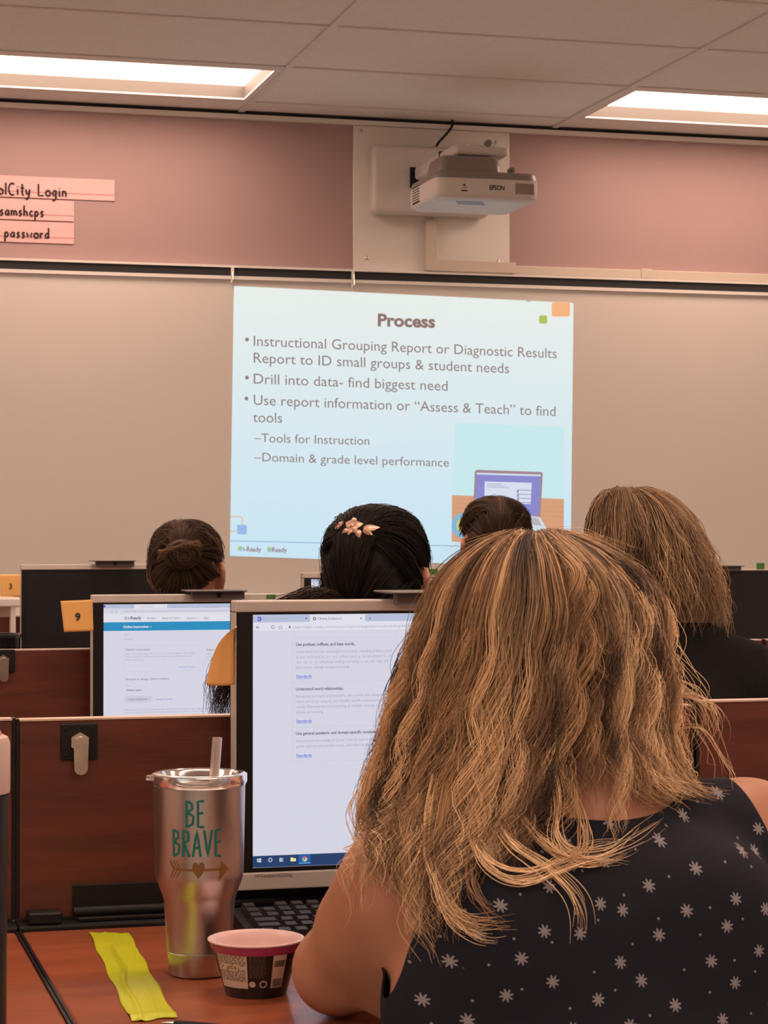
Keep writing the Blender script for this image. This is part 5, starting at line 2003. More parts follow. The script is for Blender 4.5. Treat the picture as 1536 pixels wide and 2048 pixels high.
# dark trousers over hips and legs
FP = Field((0.42, 1.55, 0.04), (1.0, 2.32, 0.62), 0.009)
FP.ell((0.70, 1.765, 0.545), (0.185, 0.125, 0.120), 0.04, 0.005)
for sx in (-1, 1):
    hip, kn, an = (0.70 + 0.09 * sx, 1.80, 0.53), (0.70 + 0.11 * sx, 2.19, 0.515), (0.70 + 0.11 * sx, 2.17, 0.10)
    FP.cap(hip, kn, 0.085, 0.060, 0.04, 0.008)
    FP.cap(kn, an, 0.056, 0.046, 0.03, 0.008)
v, f = FP.surface()
M_TROUS = mat('dark_trousers', (0.02, 0.02, 0.025), 0.9, noise=(80, 0.2))
arr_mesh('trousers', v, f, M_TROUS, HP)
chair(0.70, 1.76, 0.412, 'dark office chair under the person in the navy flower-print top')

# --- her hair
AL = math.atan2(0.687, 1.97)
EX = np.array([math.cos(AL), -math.sin(AL), 0.0])
EY = np.array([math.sin(AL), math.cos(AL), 0.0])
HO = np.array([0.687, 1.97, 0.0])
KPX = 2.081 / 4400.0


def hp(px, py, v):
    k = KPX * (1 + v / 2.081)
    return HO + EX * ((px - 1078) * k) + EY * v + np.array([0, 0, 1.2 - (py - 1065) * k])


ENV_Y = [1060, 1066, 1078, 1100, 1130, 1180, 1260, 1350, 1450, 1560, 1650, 1750, 1850, 1900]
ENV_L = [1066, 1030, 990, 945, 908, 874, 848, 822, 796, 760, 740, 745, 795, 820]
ENV_R = [1078, 1110, 1150, 1205, 1252, 1296, 1317, 1320, 1318, 1330, 1300, 1220, 1080, 1040]
ENV_D = [0.000, 0.028, 0.048, 0.072, 0.090, 0.106, 0.116, 0.116, 0.118, 0.140, 0.160, 0.178, 0.190, 0.195]


def env(th, py, rho):
    L, R, Dp = np.interp(py, ENV_Y, ENV_L), np.interp(py, ENV_Y, ENV_R), np.interp(py, ENV_Y, ENV_D)
    c, w = (L + R) / 2, (R - L) / 2
    s, co = math.sin(th), math.cos(th)
    if co < 0:
        Dp = min(Dp, 0.095)
    return hp(c + w * s * rho, py, -Dp * co * rho)


END_T = [-150, -100, -75, -50, -25, -5, 15, 30, 50, 75, 100, 150]
END_Y = [1560, 1680, 1760, 1840, 1830, 1740, 1670, 1600, 1575, 1575, 1560, 1520]
rng = np.random.default_rng(7)
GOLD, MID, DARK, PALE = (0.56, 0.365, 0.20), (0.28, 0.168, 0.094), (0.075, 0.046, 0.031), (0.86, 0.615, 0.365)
locks = []


def pick(p):
    r = rng.random()
    acc = 0
    for w, c in p:
        acc += w
        if r < acc:
            return c
    return p[-1][1]


for layer, (cnt, rlo, rhi) in enumerate(((92, 0.94, 1.08), (84, 0.87, 0.98), (60, 0.76, 0.88))):
    for i in range(cnt):
        th = (-148 + 296 * (i + rng.random()) / cnt)
        if abs(th) > 100 and rng.random() < 0.4:
            continue
        ye = np.interp(th, END_T, END_Y) + rng.normal() * 38 - layer * 45 * rng.random()
        tr = math.radians(th)
        rho = rng.uniform(rlo, rhi)
        if 6 < th < 36 and layer < 2 and rng.random() < 0.6:      # shorter layers, the darker hair beneath shows
            ye = 1340 + 70 * rng.normal()
        y0 = 1064 + 10 * rng.random() + 6 * layer
        sway = rng.normal() * 0.05
        pts = []
        for y in np.concatenate([[y0, y0 + 6, y0 + 18, y0 + 36, y0 + 66, y0 + 110], np.linspace(y0 + 170, ye, 9)]):
            u = (y - y0) / (ye - y0)
            bulge = 0.018 * math.sin(math.pi * min(1, u * 1.2)) * rng.normal() * 0.5
            p = env(tr + sway * u * u, y, rho + bulge)
            pts.append(p)
        # ends kick away to one side
        kick = rng.normal() * 0.010 + (0.012 if 0 < th < 70 else 0.004)
        pts[-1] = pts[-1] + EX * kick
        pts[-2] = pts[-2] + EX * kick * 0.4
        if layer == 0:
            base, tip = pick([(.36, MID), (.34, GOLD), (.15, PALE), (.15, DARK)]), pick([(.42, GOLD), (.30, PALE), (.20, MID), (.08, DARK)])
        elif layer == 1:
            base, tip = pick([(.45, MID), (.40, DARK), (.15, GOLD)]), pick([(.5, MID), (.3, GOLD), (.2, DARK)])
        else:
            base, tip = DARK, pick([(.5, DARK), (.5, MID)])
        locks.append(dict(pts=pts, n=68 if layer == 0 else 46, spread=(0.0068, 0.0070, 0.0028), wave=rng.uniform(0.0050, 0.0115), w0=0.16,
                          lam=rng.uniform(0.066, 0.098), ph=th * 0.10 + rng.normal() * 0.9, phs=0.12, ex=EX, col=base, tip=tip, r=0.00031, cut=0.74, stray=0.0030, cv=0.30))


def free(pts, v0, v1, n, col, spread=(0.003, 0.005, 0.002), wave=0.002, r=0.0004, stray=0.004, cut=0.80, lam=0.07, sink=0.05):
    m_ = len(pts)
    if n > 10:                                               # a loose lock: several thinner ones that drift apart
        for _ in range(3):
            dx, dy = rng.normal() * 7, rng.normal() * 7
            free([(x + dx * (0.4 + i / m_) + 3 * rng.normal(), y + dy * (0.4 + i / m_) + 3 * rng.normal()) for i, (x, y) in enumerate(pts)], v0, v1, min(10, n // 3 + 1), col, (spread[0], spread[1] * 0.62, spread[2] * 0.8), wave, r, stray, cut, lam, sink)
        return
    locks.append(dict(pts=[hp(x, y, v0 + (v1 - v0) * i / (m_ - 1) + (sink if i == 0 else sink * 0.4 if i == 1 else 0)) for i, (x, y) in enumerate(pts)], n=n, spread=spread, wave=wave, w0=0.2, lam=lam, ex=EX, col=col, tip=col, r=r, cut=cut, stray=stray))


# locks that fall away from the mass
free([(960, 1500), (905, 1590), (935, 1680), (985, 1745), (1050, 1762), (1120, 1722), (1180, 1700), (1250, 1705)], -0.150, -0.185, 26, PALE)
free([(1010, 1520), (1035, 1620), (1085, 1690), (1150, 1725), (1215, 1722), (1262, 1690)], -0.150, -0.178, 26, GOLD)
free([(1090, 1500), (1120, 1600), (1100, 1680), (1150, 1722), (1240, 1705), (1320, 1640)], -0.150, -0.172, 14, PALE)
free([(900, 1540), (885, 1640), (870, 1730), (895, 1810), (950, 1850), (1030, 1840)], -0.165, -0.205, 30, GOLD)
free([(870, 1560), (850, 1660), (862, 1760), (905, 1840), (960, 1876), (1010, 1862)], -0.165, -0.205, 26, PALE)
free([(840, 1600), (810, 1690), (818, 1780), (842, 1850), (880, 1890)], -0.150, -0.200, 24, GOLD)
free([(980, 1580), (1010, 1680), (1095, 1730), (1150, 1775), (1168, 1830), (1158, 1880)], -0.160, -0.200, 16, PALE, wave=0.001)
free([(960, 1640), (935, 1720), (960, 1800), (1005, 1830)], -0.170, -0.200, 16, MID)
free([(1120, 1540), (1160, 1620), (1170, 1680), (1130, 1730), (1060, 1745)], -0.150, -0.180, 14, GOLD)
for k in range(10):                                          # loose waves down the left side
    x = 830 - 9 * k
    free([(850 - 4 * k, 1300 + 18 * k), (x - 8, 1420 + 12 * k), (x - 30 + 5 * rng.normal(), 1530 + 8 * k), (x - 46 + 6 * rng.normal(), 1620), (x - 28 + 8 * rng.normal(), 1700), (x - 40 + 10 * rng.normal(), 1760 + 10 * k)],
         -0.02 - 0.012 * (k % 4), -0.07, 9, pick([(.5, GOLD), (.5, PALE)]), spread=(0.003, 0.007, 0.004), wave=0.006, lam=0.06, stray=0.006)
free([(815, 1380), (765, 1470), (722, 1570), (712, 1640), (735, 1690)], -0.02, -0.06, 7, PALE, wave=0.003)
free([(800, 1430), (750, 1520), (716, 1600), (725, 1680), (765, 1700)], -0.02, -0.07, 7, GOLD, wave=0.003)
free([(760, 1640), (738, 1720), (748, 1790), (735, 1840)], -0.06, -0.10, 6, PALE, wave=0.003)
# blown-out wisps on the right side
for k in range(13):
    a0 = rng.uniform(1230, 1400)
    free([(1306, a0), (1330 + 6 * k * rng.random(), a0 + 40), (1352 + 5 * k, a0 + 78 + 20 * rng.normal()), (1372 + 4 * k + 10 * rng.normal(), a0 + 125 + 20 * rng.normal()), (1345 + 9 * k * rng.random(), a0 + 165)],
         -0.01, 0.01, 3, pick([(.5, GOLD), (.5, PALE)]), spread=(0.003, 0.010, 0.012), wave=0.003, stray=0.012, r=0.00026)
free([(1302, 1410), (1345, 1388), (1392, 1392), (1432, 1415), (1440, 1450), (1425, 1480)], -0.02, -0.01, 12, PALE, spread=(0.003, 0.007, 0.004), r=0.00034)
free([(1306, 1330), (1350, 1372), (1400, 1400), (1425, 1440), (1432, 1490), (1460, 1560)], -0.02, 0.0, 6, GOLD, spread=(0.003, 0.007, 0.006), r=0.00028)
free([(1310, 1480), (1360, 1450), (1410, 1448), (1445, 1500), (1470, 1570)], -0.02, 0.0, 4, PALE, spread=(0.002, 0.006, 0.007), r=0.00024)
# right-hand ends curling over the shoulder
for k in range(12):
    x = 1240 + 8 * k
    free([(x, 1380 + 4 * k), (x + 12, 1470), (x + 26 + 6 * rng.normal(), 1540), (x + 56 + 8 * rng.normal(), 1578 + 5 * rng.normal()), (x + 100 + 24 * rng.random(), 1592 + 8 * rng.normal())],
         -0.105 + 0.004 * k, -0.115 + 0.004 * k, 18, pick([(.5, GOLD), (.2, PALE), (.3, MID)]), spread=(0.006, 0.009, 0.006), wave=0.005)
# flyaways over the crown
for k in range(16):
    th = rng.uniform(-80, 80)
    s_ = 1 if th > 0 else -1
    x0 = 1072 + 20 * rng.normal()
    free([(x0, 1066), (x0 + s_ * 45, 1058 + 8 * rng.random()), (x0 + s_ * 110, 1076 + 10 * rng.random()), (x0 + s_ * (170 + 30 * rng.random()), 1120 + 20 * rng.random())], -0.02, -0.06, 2, GOLD, spread=(0.002, 0.006, 0.006), wave=0.001, r=0.00022, stray=0.01)
# hair rests on the back and shoulders, it does not sink into them
for Lk in locks:
    gq = resample(Lk['pts'], 16)
    for i in range(len(gq)):
        for _ in range(60):
            if gq[i][2] > 1.02 or max(FT.at(gq[i]), -1) > 0.009 and FB.at(gq[i]) > 0.007:
                break
            gq[i] = gq[i] - EY * 0.004 + np.array([0, 0, 0.0006])
    Lk['pts'] = list(gq)
hv, hf, hc = locks_to_mesh(locks, rng, m=40)
# hair beneath, close to the scalp
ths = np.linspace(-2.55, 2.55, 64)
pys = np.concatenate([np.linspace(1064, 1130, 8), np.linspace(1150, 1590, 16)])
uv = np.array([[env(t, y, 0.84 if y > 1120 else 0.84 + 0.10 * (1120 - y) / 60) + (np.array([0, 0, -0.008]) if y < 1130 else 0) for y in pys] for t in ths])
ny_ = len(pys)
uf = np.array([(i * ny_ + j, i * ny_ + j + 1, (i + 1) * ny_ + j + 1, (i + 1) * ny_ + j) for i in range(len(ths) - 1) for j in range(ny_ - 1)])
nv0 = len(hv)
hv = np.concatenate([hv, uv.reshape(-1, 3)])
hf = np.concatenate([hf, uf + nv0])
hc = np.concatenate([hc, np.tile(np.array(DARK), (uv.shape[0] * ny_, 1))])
arr_mesh('hair', hv, hf, M_HAIR, HP, col=hc)

# ================================================================== the people further forward
FG = Field((-0.36, -0.26, -0.02), (0.36, 0.72, 1.27), 0.0075)


def gtorso(F, g=0.0):
    F.ell((0, -0.02, 0.555), (0.175, 0.12, 0.12), 0.04, g)
    F.ell((0, -0.01, 0.69), (0.145, 0.098, 0.13), 0.05, g)
    F.ell((0, 0.0, 0.83), (0.155, 0.105, 0.14), 0.05, g)
    for sx in (-1, 1):
        F.ell((0.07 * sx, 0.085, 0.815), (0.058, 0.05, 0.055), 0.04, g)
        F.cap((0.0, 0.005, 0.985), (0.155 * sx, 0.0, 0.925), 0.040, 0.047, 0.04, g)


def garm(F, sx, g=0.0, stop=1.0):
    sh, el, wr = np.array([0.165 * sx, 0.0, 0.915]), np.array([0.176 * sx, 0.12, 0.796]), np.array([0.10 * sx, 0.33, 0.800])
    F.cap(sh, el, 0.048, 0.038, 0.03, g)
    F.cap(el, el + (wr - el) * stop, 0.037, 0.037 - 0.011 * stop, 0.02, g)
    return el, wr


gtorso(FG)
FG.cap((0, -0.005, 0.96), (0, 0.02, 1.08), 0.050, 0.050, 0.03)
head(FG, (0, 0.03, 1.145))
for sx in (-1, 1):
    el, wr = garm(FG, sx)
    hand(FG, wr, wr - el + np.array([0, 0.08, 0]), (-sx, 0, 0))
    FG.cap((0.09 * sx, 0.0, 0.535), (0.085 * sx, 0.40, 0.52), 0.082, 0.058, 0.04)
    FG.cap((0.085 * sx, 0.40, 0.52), (0.075 * sx, 0.38, 0.09), 0.055, 0.036, 0.03)
    FG.cap((0.075 * sx, 0.36, 0.046), (0.078 * sx, 0.54, 0.034), 0.042, 0.030, 0.03)
GV, GF = FG.surface()
FS = Field((-0.36, -0.26, 0.40), (0.36, 0.45, 1.12), 0.0075)
gtorso(FS, 0.010)
for sx in (-1, 1):
    garm(FS, sx, 0.009, 0.93)
FS.cap((0, -0.005, 0.96), (0, 0.02, 1.08), 0.052, 0.052, 0.03, 0.008)
SV, SF = FS.surface()
SV, SF = clip_mesh(SV, SF, lambda p: 0.50 - p[:, 2])
SV, SF = clip_mesh(SV, SF, lambda p: p[:, 1] * 0.45 + p[:, 2] - 1.018)
FP = Field((-0.30, -0.26, 0.04), (0.30, 0.52, 0.62), 0.010)
FP.ell((0, -0.02, 0.555), (0.175, 0.12, 0.12), 0.04, 0.006)
for sx in (-1, 1):
    FP.cap((0.09 * sx, 0.0, 0.535), (0.085 * sx, 0.40, 0.52), 0.082, 0.058, 0.04, 0.008)
    FP.cap((0.085 * sx, 0.40, 0.52), (0.075 * sx, 0.38, 0.10), 0.055, 0.044, 0.03, 0.008)
PV, PF = FP.surface()
HEADC = np.array([0, 0.03, 1.145])


def turn(v, ang, z0=0.97, z1=1.06):
    """the neck turns the head; ang > 0 looks to the person's right"""
    a = -ang * np.clip((v[:, 2] - z0) / (z1 - z0), 0, 1)
    w = v.copy()
    w[:, 0] = v[:, 0] * np.cos(a) - (v[:, 1] - 0.02) * np.sin(a)
    w[:, 1] = v[:, 0] * np.sin(a) + (v[:, 1] - 0.02) * np.cos(a) + 0.02
    return w


HEAD_TURN = [0.0]


def spin(d, s=1):
    a = -HEAD_TURN[0] * s
    d = np.array(d)
    return np.array([d[0] * math.cos(a) - d[1] * math.sin(a), d[0] * math.sin(a) + d[1] * math.cos(a), d[2]])


def figure(x, y, dz, label, shirt, collar_lift=0.0, look=0.0):
    HEAD_TURN[0] = look
    t = thing('person', label, 'person', (x, y, 0))
    o, base = np.array([x, y, dz]), np.array([x, y, 0.0])

    def tall(v):                                              # a longer or shorter back above the elbows
        w = v.copy()
        w[:, 2] += dz * np.clip((v[:, 2] - 0.84) / 0.10, 0, 1)
        return w
    arr_mesh('body', tall(turn(GV, look)) + base, GF, M_SKIN, t)
    sv = SV.copy()
    if collar_lift:
        sv[:, 2] += collar_lift * np.clip((sv[:, 2] - 0.95) / 0.06, 0, 1)
    arr_mesh('shirt', tall(sv) + base, SF, shirt, t)
    arr_mesh('trousers', PV + base, PF, M_TROUS, t)
    return t, o


def skull(d, rad, o, k=1.0):
    d = np.array(d)
    sq = (np.abs(d) ** 2.5).sum() ** (-1 / 2.5)            # a skull is a little squarer than an ellipsoid
    return o + HEADC + spin(d * sq * np.array(rad) * k)


def dirv(az, el):
    """az 0 = back of the head, + = right side; el = height"""
    return np.array([math.sin(az) * math.cos(el), -math.cos(az) * math.cos(el), math.sin(el)])


def slerp(a, b, t):
    om = math.acos(max(-1, min(1, float(a @ b))))
    if om < 1e-3:
        return a
    return (a * math.sin((1 - t) * om) + b * math.sin(t * om)) / math.sin(om)


def cap_mesh(rad, o, nape=-0.66, side=-0.16, front=0.75, n=56, m=26, lump=0.0, seed=1):
    """hair cap that ends at the hairline; quads"""
    rg = np.random.default_rng(seed)
    ph = rg.uniform(0, 6.28, 6)
    V = []
    for i in range(n):
        az = -math.pi + 2 * math.pi * i / n
        c = math.cos(az)
        lo = side + (nape - side) * max(0, c) ** 2.4 + (front - side) * max(0, -c) ** 0.8
        for j in range(m):
            el = math.pi / 2 - (math.pi / 2 - lo) * j / (m - 1)
            k = 1 + lump * (math.sin(3 * az + ph[0] + 2 * el) + math.sin(5 * el + ph[1] - az))
            if j == m - 1:
                k *= 0.93
            V.append(skull(dirv(az, el), rad, o, k * 0.975))
    F_ = [(i * m + j, i * m + j + 1, ((i + 1) % n) * m + j + 1, ((i + 1) % n) * m + j) for i in range(n) for j in range(m - 1)]
    return np.array(V), np.array(F_)


def hairline(rg, nape, side, front):
    az = rg.uniform(-math.pi, math.pi)
    c = math.cos(az)
    el = side + (nape - side) * max(0, c) ** 2.4 + (front - side) * max(0, -c) ** 0.8
    return az, el


def gathered(rad, o, gather, cols, count, rg, nape=-0.66, side=-0.16, front=0.75, r=0.0007, n=10, lift=1.02, wave=0.0006, stray=0.002):
    L = []
    for q0 in range(count):
        az, el = hairline(rg, nape, side, front)
        if q0 % 2:                                           # strands that start within the hair, not only at its edge
            el = el + (math.pi / 2 - el) * rg.random() ** 1.4
        a = dirv(az, el)
        if a @ gather < 0.2:                                     # over the crown, never round the face
            w_ = a / 2 + gather / 2 + 1.3 * dirv(0.0, 1.0)
            w_ /= np.linalg.norm(w_)
            arc = [slerp(a, w_, t) for t in np.linspace(0, 1, 12)] + [slerp(w_, gather, t) for t in np.linspace(0.08, 1, 12)]
        else:
            arc = [slerp(a, gather, t) for t in np.linspace(0, 1, 18)]
        jit = lift + 0.006 * rg.normal()
        pts = [skull(q_, rad, o, jit) for q_ in arc]
        c = cols[rg.integers(len(cols))]
        L.append(dict(pts=pts, n=n, spread=(0.006, 0.006, 0.004), wave=wave, lam=0.09, col=c, r=r, cut=0.9, stray=stray, ex=np.array([1.0, 0, 0]), cv=0.3))
    return L


def finish_hair(person, locks, caps, rg, m=16):
    v, f, c = locks_to_mesh(locks, rg, m=m)
    for cv_, cf, cc in caps:
        n0 = len(v)
        v = np.concatenate([v, cv_])
        f = np.concatenate([f, cf + n0])
        c = np.concatenate([c, np.tile(np.array(cc), (len(cv_), 1))])
    return arr_mesh('hair', v, f, M_HAIR, person, col=c)


def blob(c, r, cnt=24):
    V = [(c[0] + r[0] * math.sin(p) * math.cos(a), c[1] + r[1] * math.sin(p) * math.sin(a), c[2] + r[2] * math.cos(p)) for a in np.linspace(0, 2 * math.pi, cnt, endpoint=False) for p in np.linspace(0.02, math.pi - 0.02, 14)]
    F_ = [(i * 14 + j, i * 14 + j + 1, ((i + 1) % cnt) * 14 + j + 1, ((i + 1) % cnt) * 14 + j) for i in range(cnt) for j in range(13)]
    return np.array(V), np.array(F_)


M_NAVY = mat('navy_shirt', (0.022, 0.035, 0.12), 0.85, noise=(90, 0.15))
M_BLACKT = mat('black_knit', (0.0085, 0.0085, 0.0095), 0.95, spec=0.2, noise=(160, 0.25))
M_GREYT = mat('charcoal_shirt', (0.05, 0.045, 0.045), 0.9, noise=(90, 0.15))

# 1: brown hair twisted up, dark blue collar (front row)
c = P(372, 1105, 4.97)
W1, o = figure(c.x, 4.94, P(372, 1037, 4.97).z - 1.250, 'person in a dark blue collar with brown hair twisted up, facing the black monitor', M_NAVY, 0.012, 0.42)
rg = np.random.default_rng(21)
BR, BR2, BR3 = (0.050, 0.029, 0.018), (0.085, 0.050, 0.029), (0.16, 0.086, 0.044)
rad = np.array([0.0760, 0.098, 0.098])
ga = dirv(0.20, 0.22)
L = gathered(rad, o, ga, [BR, BR, BR2], 420, rg, r=0.00055, nape=-0.82, side=-0.24)
bc = skull(ga, rad, o, 1.02)
for k in range(60):                                          # twisted bun
    a0 = rg.uniform(0, 6.28)
    rr0 = rg.uniform(0.012, 0.036)
    sgn = 1
    pts = []
    for t in np.linspace(0, 1, 12):
        a = a0 + sgn * t * 3.2
        ra = rr0 * (1 - 0.35 * t)
        pts.append(bc + np.array([ra * 1.15 * math.cos(a), -0.020 + 0.020 * (1 - (ra / 0.036) ** 2) * -1, ra * 0.95 * math.sin(a)]))
    L.append(dict(pts=pts, n=8, spread=(0.004, 0.004, 0.003), wave=0.0, col=[BR, BR2, BR3][rg.integers(3)] if rg.random() < .6 else BR, r=0.0006, ex=np.array([1., 0, 0]), stray=0.003, cv=0.3))
for k in range(24):                                          # auburn band swept across the top of the twist
    pts = [bc + np.array([x, -0.036 + 0.010 * abs(x) / 0.05, 0.020 + 0.010 * x / 0.05 + 0.005 * rg.normal() - 0.10 * x * x / 0.05]) for x in np.linspace(-0.058, 0.040, 8)]
    L.append(dict(pts=pts, n=4, spread=(0.003, 0.003, 0.003), wave=0.0, col=BR3, r=0.0005, ex=np.array([1., 0, 0]), stray=0.004))
for sx, pp in ((-1, [(305, 1128), (298, 1150), (302, 1170), (318, 1190)]), (-1, [(303, 1120), (296, 1140), (300, 1165), (312, 1180)]), (1, [(432, 1075), (440, 1095), (446, 1110)]), (1, [(412, 1060), (425, 1075), (438, 1090)]), (-1, [(335, 1080), (340, 1096), (345, 1108)])):
    L.append(dict(pts=[np.array(P(x, y, 4.92 if sx < 0 else 4.89)[:]) for x, y in pp], n=4, spread=(0.001, 0.003, 0.004), wave=0.001, col=(0.26, 0.16, 0.09), r=0.0003, ex=np.array([1., 0, 0]), stray=0.004))
for k in range(26):
    az = rg.uniform(-1.4, 1.4)
    a, b = dirv(az, rg.uniform(0.6, 1.3)), dirv(az + rg.normal() * 0.3, rg.uniform(0.9, 1.5))
    L.append(dict(pts=[skull(slerp(a, b, t), rad, o, 1.03 + 0.03 * t + 0.02 * rg.random()) for t in (0, .35, .7, 1)], n=2, spread=(0.001, 0.003, 0.003), wave=0.001, col=BR2, r=0.0003, ex=np.array([1., 0, 0]), stray=0.004))
cv_, cf = cap_mesh(rad, o, nape=-0.82, side=-0.24, seed=3, lump=0.008)
b1, b2 = blob(bc + np.array([0, -0.004, 0]), (0.043, 0.030, 0.036))
finish_hair(W1, L, [(cv_, cf, BR), (b1, b2, BR)], rg)
chair(c.x, 4.90, 0.422, 'dark office chair under the person in the dark blue collar')

# 2: dark smooth hair with a flower clip, low ponytail (second row)
c = P(752, 1105, 3.45)
dz = P(752, 1005, 3.45).z - 1.256
W2, o = figure(c.x, 3.42, dz, 'person with smooth dark hair, flower hair clip and low ponytail before the slide', M_GREYT, 0.0, 0.55)
rg = np.random.default_rng(31)
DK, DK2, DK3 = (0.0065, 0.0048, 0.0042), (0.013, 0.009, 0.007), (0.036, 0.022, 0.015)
rad = np.array([0.0765, 0.100, 0.101])
ga = dirv(-0.22, -0.64)
L = gathered(rad, o, ga, [DK, DK, DK, DK2, DK2, DK3], 640, rg, r=0.00050, nape=-0.85, side=-0.42, lift=1.035, stray=0.0015, n=12)  # paler strands among the dark put sheen streaks into the hair colour
pt0 = skull(ga, rad, o, 1.03)
pth = [pt0] + [np.array(P(x, y, Y)[:]) for x, y, Y in ((645, 1178, 3.31), (610, 1192, 3.30), (560, 1225, 3.29), (500, 1290, 3.29), (463, 1345, 3.30), (446, 1400, 3.31), (440, 1450, 3.32))]
for k in range(26):
    pts = [p + rg.normal(size=3) * np.array([0.012, 0.010, 0.010]) * min(1, i / 3) for i, p in enumerate(pth)]
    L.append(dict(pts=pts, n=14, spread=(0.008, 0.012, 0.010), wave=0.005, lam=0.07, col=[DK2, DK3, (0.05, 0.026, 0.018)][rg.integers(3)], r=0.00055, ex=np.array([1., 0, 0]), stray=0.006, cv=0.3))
for k in range(10):
    az = rg.uniform(0.9, 1.5)
    a, b = dirv(az, 0.2 + 0.5 * rg.random()), dirv(az + 0.15, -0.2 + 0.4 * rg.random())
    L.append(dict(pts=[skull(slerp(a, b, t), rad, o, 1.03 + 0.05 * t * rg.random()) for t in (0, .35, .7, 1)], n=2, spread=(0.001, 0.002, 0.003), wave=0.001, col=DK3, r=0.0003, ex=np.array([1., 0, 0]), stray=0.003))
cv_, cf = cap_mesh(rad, o, nape=-0.85, side=-0.42, seed=5)
finish_hair(W2, L, [(cv_, cf, DK)], rg)
# flower clip: five petals and two leaf sprays of rose gold
M_ROSE = mat('rose_gold', (0.58, 0.37, 0.285), 0.40, metal=0.55, noise=(400, 0.25))


def petal(mb, c_, ax, up_, nrm, Ln, wd):
    n = 7
    top, bot = [], []
    for i in range(n + 1):
        t = i / n
        w_ = wd * math.sin(math.pi * (0.08 + 0.92 * t) ** 0.75) * 0.5
        z_ = 0.003 * math.sin(math.pi * t)
        top.append(c_ + ax * Ln * t + up_ * w_ + nrm * (0.001))
        bot.append(c_ + ax * Ln * t - up_ * w_ + nrm * (0.001))
    midl = [c_ + ax * Ln * i / n + nrm * (0.004 * math.sin(math.pi * (0.15 + 0.85 * i / n))) for i in range(n + 1)]
    b = len(mb.v)
    vs = [v_ for tr in zip(top, midl, bot) for v_ in tr]
    fs = []
    for i in range(n):
        fs += [(3 * i, 3 * i + 1, 3 * i + 4, 3 * i + 3), (3 * i + 1, 3 * i + 2, 3 * i + 5, 3 * i + 4)]
    back = [v_ - nrm * 0.0012 for v_ in vs]
    k = len(vs)
    mb.add(vs + back, fs + [tuple(k + q for q in reversed(ff)) for ff in fs] + [(0, k, k + 1, 1), (1, k + 1, k + 2, 2)])
    return mb


def on_head2(px, py):
    """point of this person's hair surface behind a place in the photograph"""
    d = np.array(_ray(px, py))
    c0 = np.array([0, 0, CAM_Z])
    q = (c0 - (o + HEADC)) / (rad * 1.03)
    dd = d / (rad * 1.03)
    A, B, C_ = dd @ dd, 2 * q @ dd, q @ q - 1
    t = (-B - math.sqrt(max(B * B - 4 * A * C_, 0))) / (2 * A)
    p = c0 + d * t
    u_ = spin(p - (o + HEADC), -1) / rad
    p = skull(u_ / np.linalg.norm(u_), rad, o, 1.065)
    nn = (p - (o + HEADC)) / (rad ** 2)
    return p, nn / np.linalg.norm(nn)


ctr, nrm = on_head2(716, 1070)
ax = np.cross(np.array([0, 0, 1.0]), nrm) * 1.0
ax = np.array([1.0, 0, 0]) - nrm * nrm[0]
ax /= np.linalg.norm(ax)
up_ = np.cross(nrm, ax)
up_ = up_ if up_[2] > 0 else -up_
clip = MB()
pieces = [(0, 0.003, 90, 0.017, 0.015), (0.001, 0.001, 20, 0.016, 0.014), (0.0, -0.001, -55, 0.013, 0.012), (-0.001, -0.001, -115, 0.015, 0.013), (-0.001, 0.001, 160, 0.016, 0.014),
          (0.014, -0.001, 8, 0.026, 0.013), (0.013, -0.003, -22, 0.018, 0.009), (-0.012, 0.0, 168, 0.014, 0.011), (-0.014, -0.003, 192, 0.024, 0.009), (-0.006, -0.004, 225, 0.012, 0.009), (0.006, -0.004, -80, 0.014, 0.011)]
PXM = 3.56 / 4400
for k, (dx, dy, an, ln_, wd_) in enumerate(pieces):
    a = math.radians(an)
    p, nn = on_head2(716 + dx / PXM, 1070 - dy / PXM)
    dr_ = ax * math.cos(a) + up_ * math.sin(a)
    pd = np.cross(nrm, dr_)
    p2, _ = on_head2(716 + (dx + ln_ * math.cos(a)) / PXM, 1070 - (dy + ln_ * math.sin(a)) / PXM)
    e_ = p2 - p
    e_ /= np.linalg.norm(e_)
    petal(clip, p + nn * (0.004 + 0.0008 * (k % 3)), e_, np.cross(nn, e_), nn, ln_, wd_)
clip.lathe([(0.0, 0.003), (0.003, 0.002), (0.004, 0.0)], 14)
kk = len(clip.v) - 42
clip.v[kk:] = [tuple(ctr + nrm * (0.007 + z) + ax * x + up_ * y) for x, y, z in clip.v[kk:]]
clip.v = [tuple(q) for q in clip.v]
hc_o = clip.build('hair_clip', M_ROSE, W2, smooth=50)
hc_o['label'] = 'rose gold flower hair clip'
chair(c.x, 3.37, 0.422, 'dark office chair under the person with the flower clip')

# 3: sleek brown hair (front row)
c = P(991, 1085, 4.97)
W3, o = figure(c.x, 4.94, P(991, 989, 4.97).z - 1.252, 'person with sleek pulled-back brown hair in front of the laptop picture', M_GREYT)
rg = np.random.default_rng(41)
SB, SB2, SB3 = (0.040, 0.023, 0.015), (0.060, 0.035, 0.021), (0.12, 0.066, 0.036)
rad = np.array([0.0755, 0.099, 0.099])
ga = dirv(-0.35, -0.20)
L = gathered(rad, o, ga, [SB, SB, SB, SB2, SB2, SB3], 420, rg, r=0.00055, lift=1.015, stray=0.001)
cv_, cf = cap_mesh(rad, o, seed=7)
bc = skull(ga, rad, o, 1.02)
b1, b2 = blob(bc, (0.036, 0.030, 0.034))
finish_hair(W3, L, [(cv_, cf, SB), (b1, b2, SB2)], rg)
chair(c.x, 4.90, 0.422, 'dark office chair under the person with sleek brown hair')

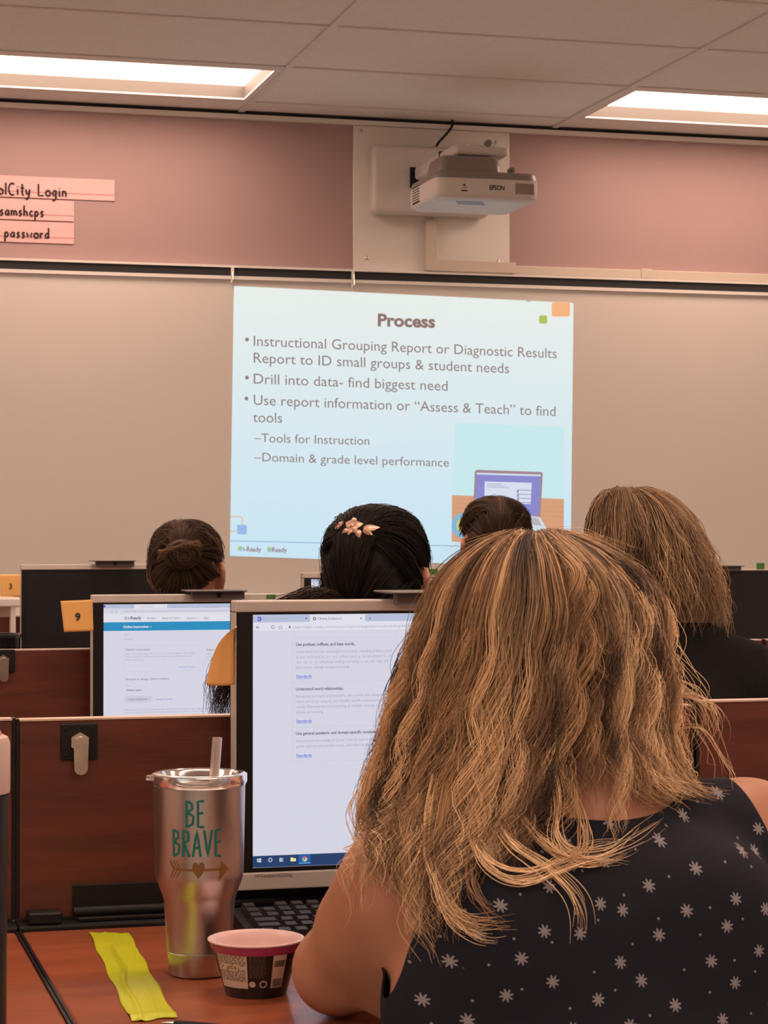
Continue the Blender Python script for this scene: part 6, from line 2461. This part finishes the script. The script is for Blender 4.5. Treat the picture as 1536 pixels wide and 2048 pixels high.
# 4: shaggy light brown hair, black top (second row, right)
c = P(1304, 1090, 3.45)
W4, o = figure(c.x, 3.42, P(1310, 990, 3.45).z - 1.240, 'person in a black top with layered light brown hair, right of the slide', M_BLACKT, 0.02)
rg = np.random.default_rng(51)
c4 = P(1318, 1090, 3.45)
AL4 = math.atan2(c4.x, 3.45)
EX4, EY4 = np.array([math.cos(AL4), -math.sin(AL4), 0]), np.array([math.sin(AL4), math.cos(AL4), 0])
HO4 = np.array([c4.x, 3.45, 0.0])
Z4 = c4.x * math.sin(YAW) + 3.45 * math.cos(YAW)
E4Y = [974, 980, 990, 1010, 1050, 1110, 1180, 1225, 1270]
E4L = [1240, 1222, 1208, 1196, 1186, 1184, 1186, 1196, 1206]
E4R = [1275, 1300, 1330, 1358, 1390, 1412, 1436, 1442, 1432]
E4D = [0.0, 0.045, 0.07, 0.092, 0.112, 0.120, 0.122, 0.118, 0.112]


def hp4(px, py, v):
    k = Z4 / 4400 * (1 + v / Z4)
    return HO4 + EX4 * ((px - 1318) * k) + EY4 * v + np.array([0, 0, 1.2 - (py - 1065) * k])


def env4(th, py, rho):
    L_, R_, D_ = np.interp(py, E4Y, E4L), np.interp(py, E4Y, E4R), np.interp(py, E4Y, E4D)
    return hp4((L_ + R_) / 2 + (R_ - L_) / 2 * math.sin(th) * rho, py, -D_ * math.cos(th) * rho * (1 if math.cos(th) > 0 else 0.8))


H1, H2, H3, H4 = (0.255, 0.158, 0.088), (0.37, 0.240, 0.135), (0.095, 0.058, 0.034), (0.50, 0.340, 0.195)
L = []
for layer, (cnt, rlo, rhi) in enumerate(((140, 0.97, 1.05), (80, 0.85, 0.97))):
    for i in range(cnt):
        th = math.radians(-150 + 300 * (i + rg.random()) / cnt)
        y0 = 976 + 12 * rg.random()
        ye = rg.choice([1130, 1190, 1250, 1262], p=[.15, .2, .35, .3]) + rg.normal() * 10
        rho = rg.uniform(rlo, rhi)
        sw = rg.normal() * 0.16
        pts = [env4(th + sw * ((y - y0) / (ye - y0)) ** 2, y, rho + 0.03 * rg.normal() * (y > 1000)) for y in np.concatenate([[y0, y0 + 4, y0 + 12, y0 + 30], np.linspace(y0 + 55, ye, 6)])]
        col = [H1, H1, H2, H3, H3][rg.integers(5)] if layer == 0 else H3
        L.append(dict(pts=pts, n=18, spread=(0.006, 0.009, 0.009), wave=rg.uniform(0.003, 0.009), lam=0.08, col=col, tip=[H2, H4, H1, H3][rg.integers(4)], r=0.0006, ex=EX4, stray=0.011, cut=0.72, cv=0.35))
for k in range(34):                                          # tufts at the crown and frayed edge on the right
    if k < 14:
        x = rg.uniform(1222, 1330)
        y = np.interp(x, [1220, 1250, 1300, 1335], [990, 976, 980, 992])
        pts = [hp4(x, y + 12, -0.04), hp4(x - 8, y - 2, -0.05), hp4(x - 14 + 8 * rg.normal(), y - 4, -0.06), hp4(x - 18 + 12 * rg.normal(), y + 14, -0.07)]
    else:
        y = rg.uniform(1080, 1240)
        x = np.interp(y, E4Y, E4R)
        pts = [hp4(x - 14, y - 26, -0.02), hp4(x - 2, y - 8, -0.02), hp4(x + 6, y + 8, -0.02), hp4(x + 6 + 6 * rg.normal(), y + 24, -0.02)]
    L.append(dict(pts=pts, n=4, spread=(0.003, 0.004, 0.006), wave=0.001, col=H2, r=0.0004, ex=EX4, stray=0.006))
ths = np.linspace(-2.6, 2.6, 40)
pys = np.concatenate([np.linspace(977, 1010, 6), np.linspace(1025, 1245, 10)])
uv = np.array([[env4(t, y, 0.86) for y in pys] for t in ths])
n_ = len(pys)
uf = np.array([(i * n_ + j, i * n_ + j + 1, (i + 1) * n_ + j + 1, (i + 1) * n_ + j) for i in range(len(ths) - 1) for j in range(n_ - 1)])
finish_hair(W4, L, [(uv.reshape(-1, 3), uf, H3)], rg, m=20)
chair(c.x, 3.37, 0.422, 'dark office chair under the person in the black top')
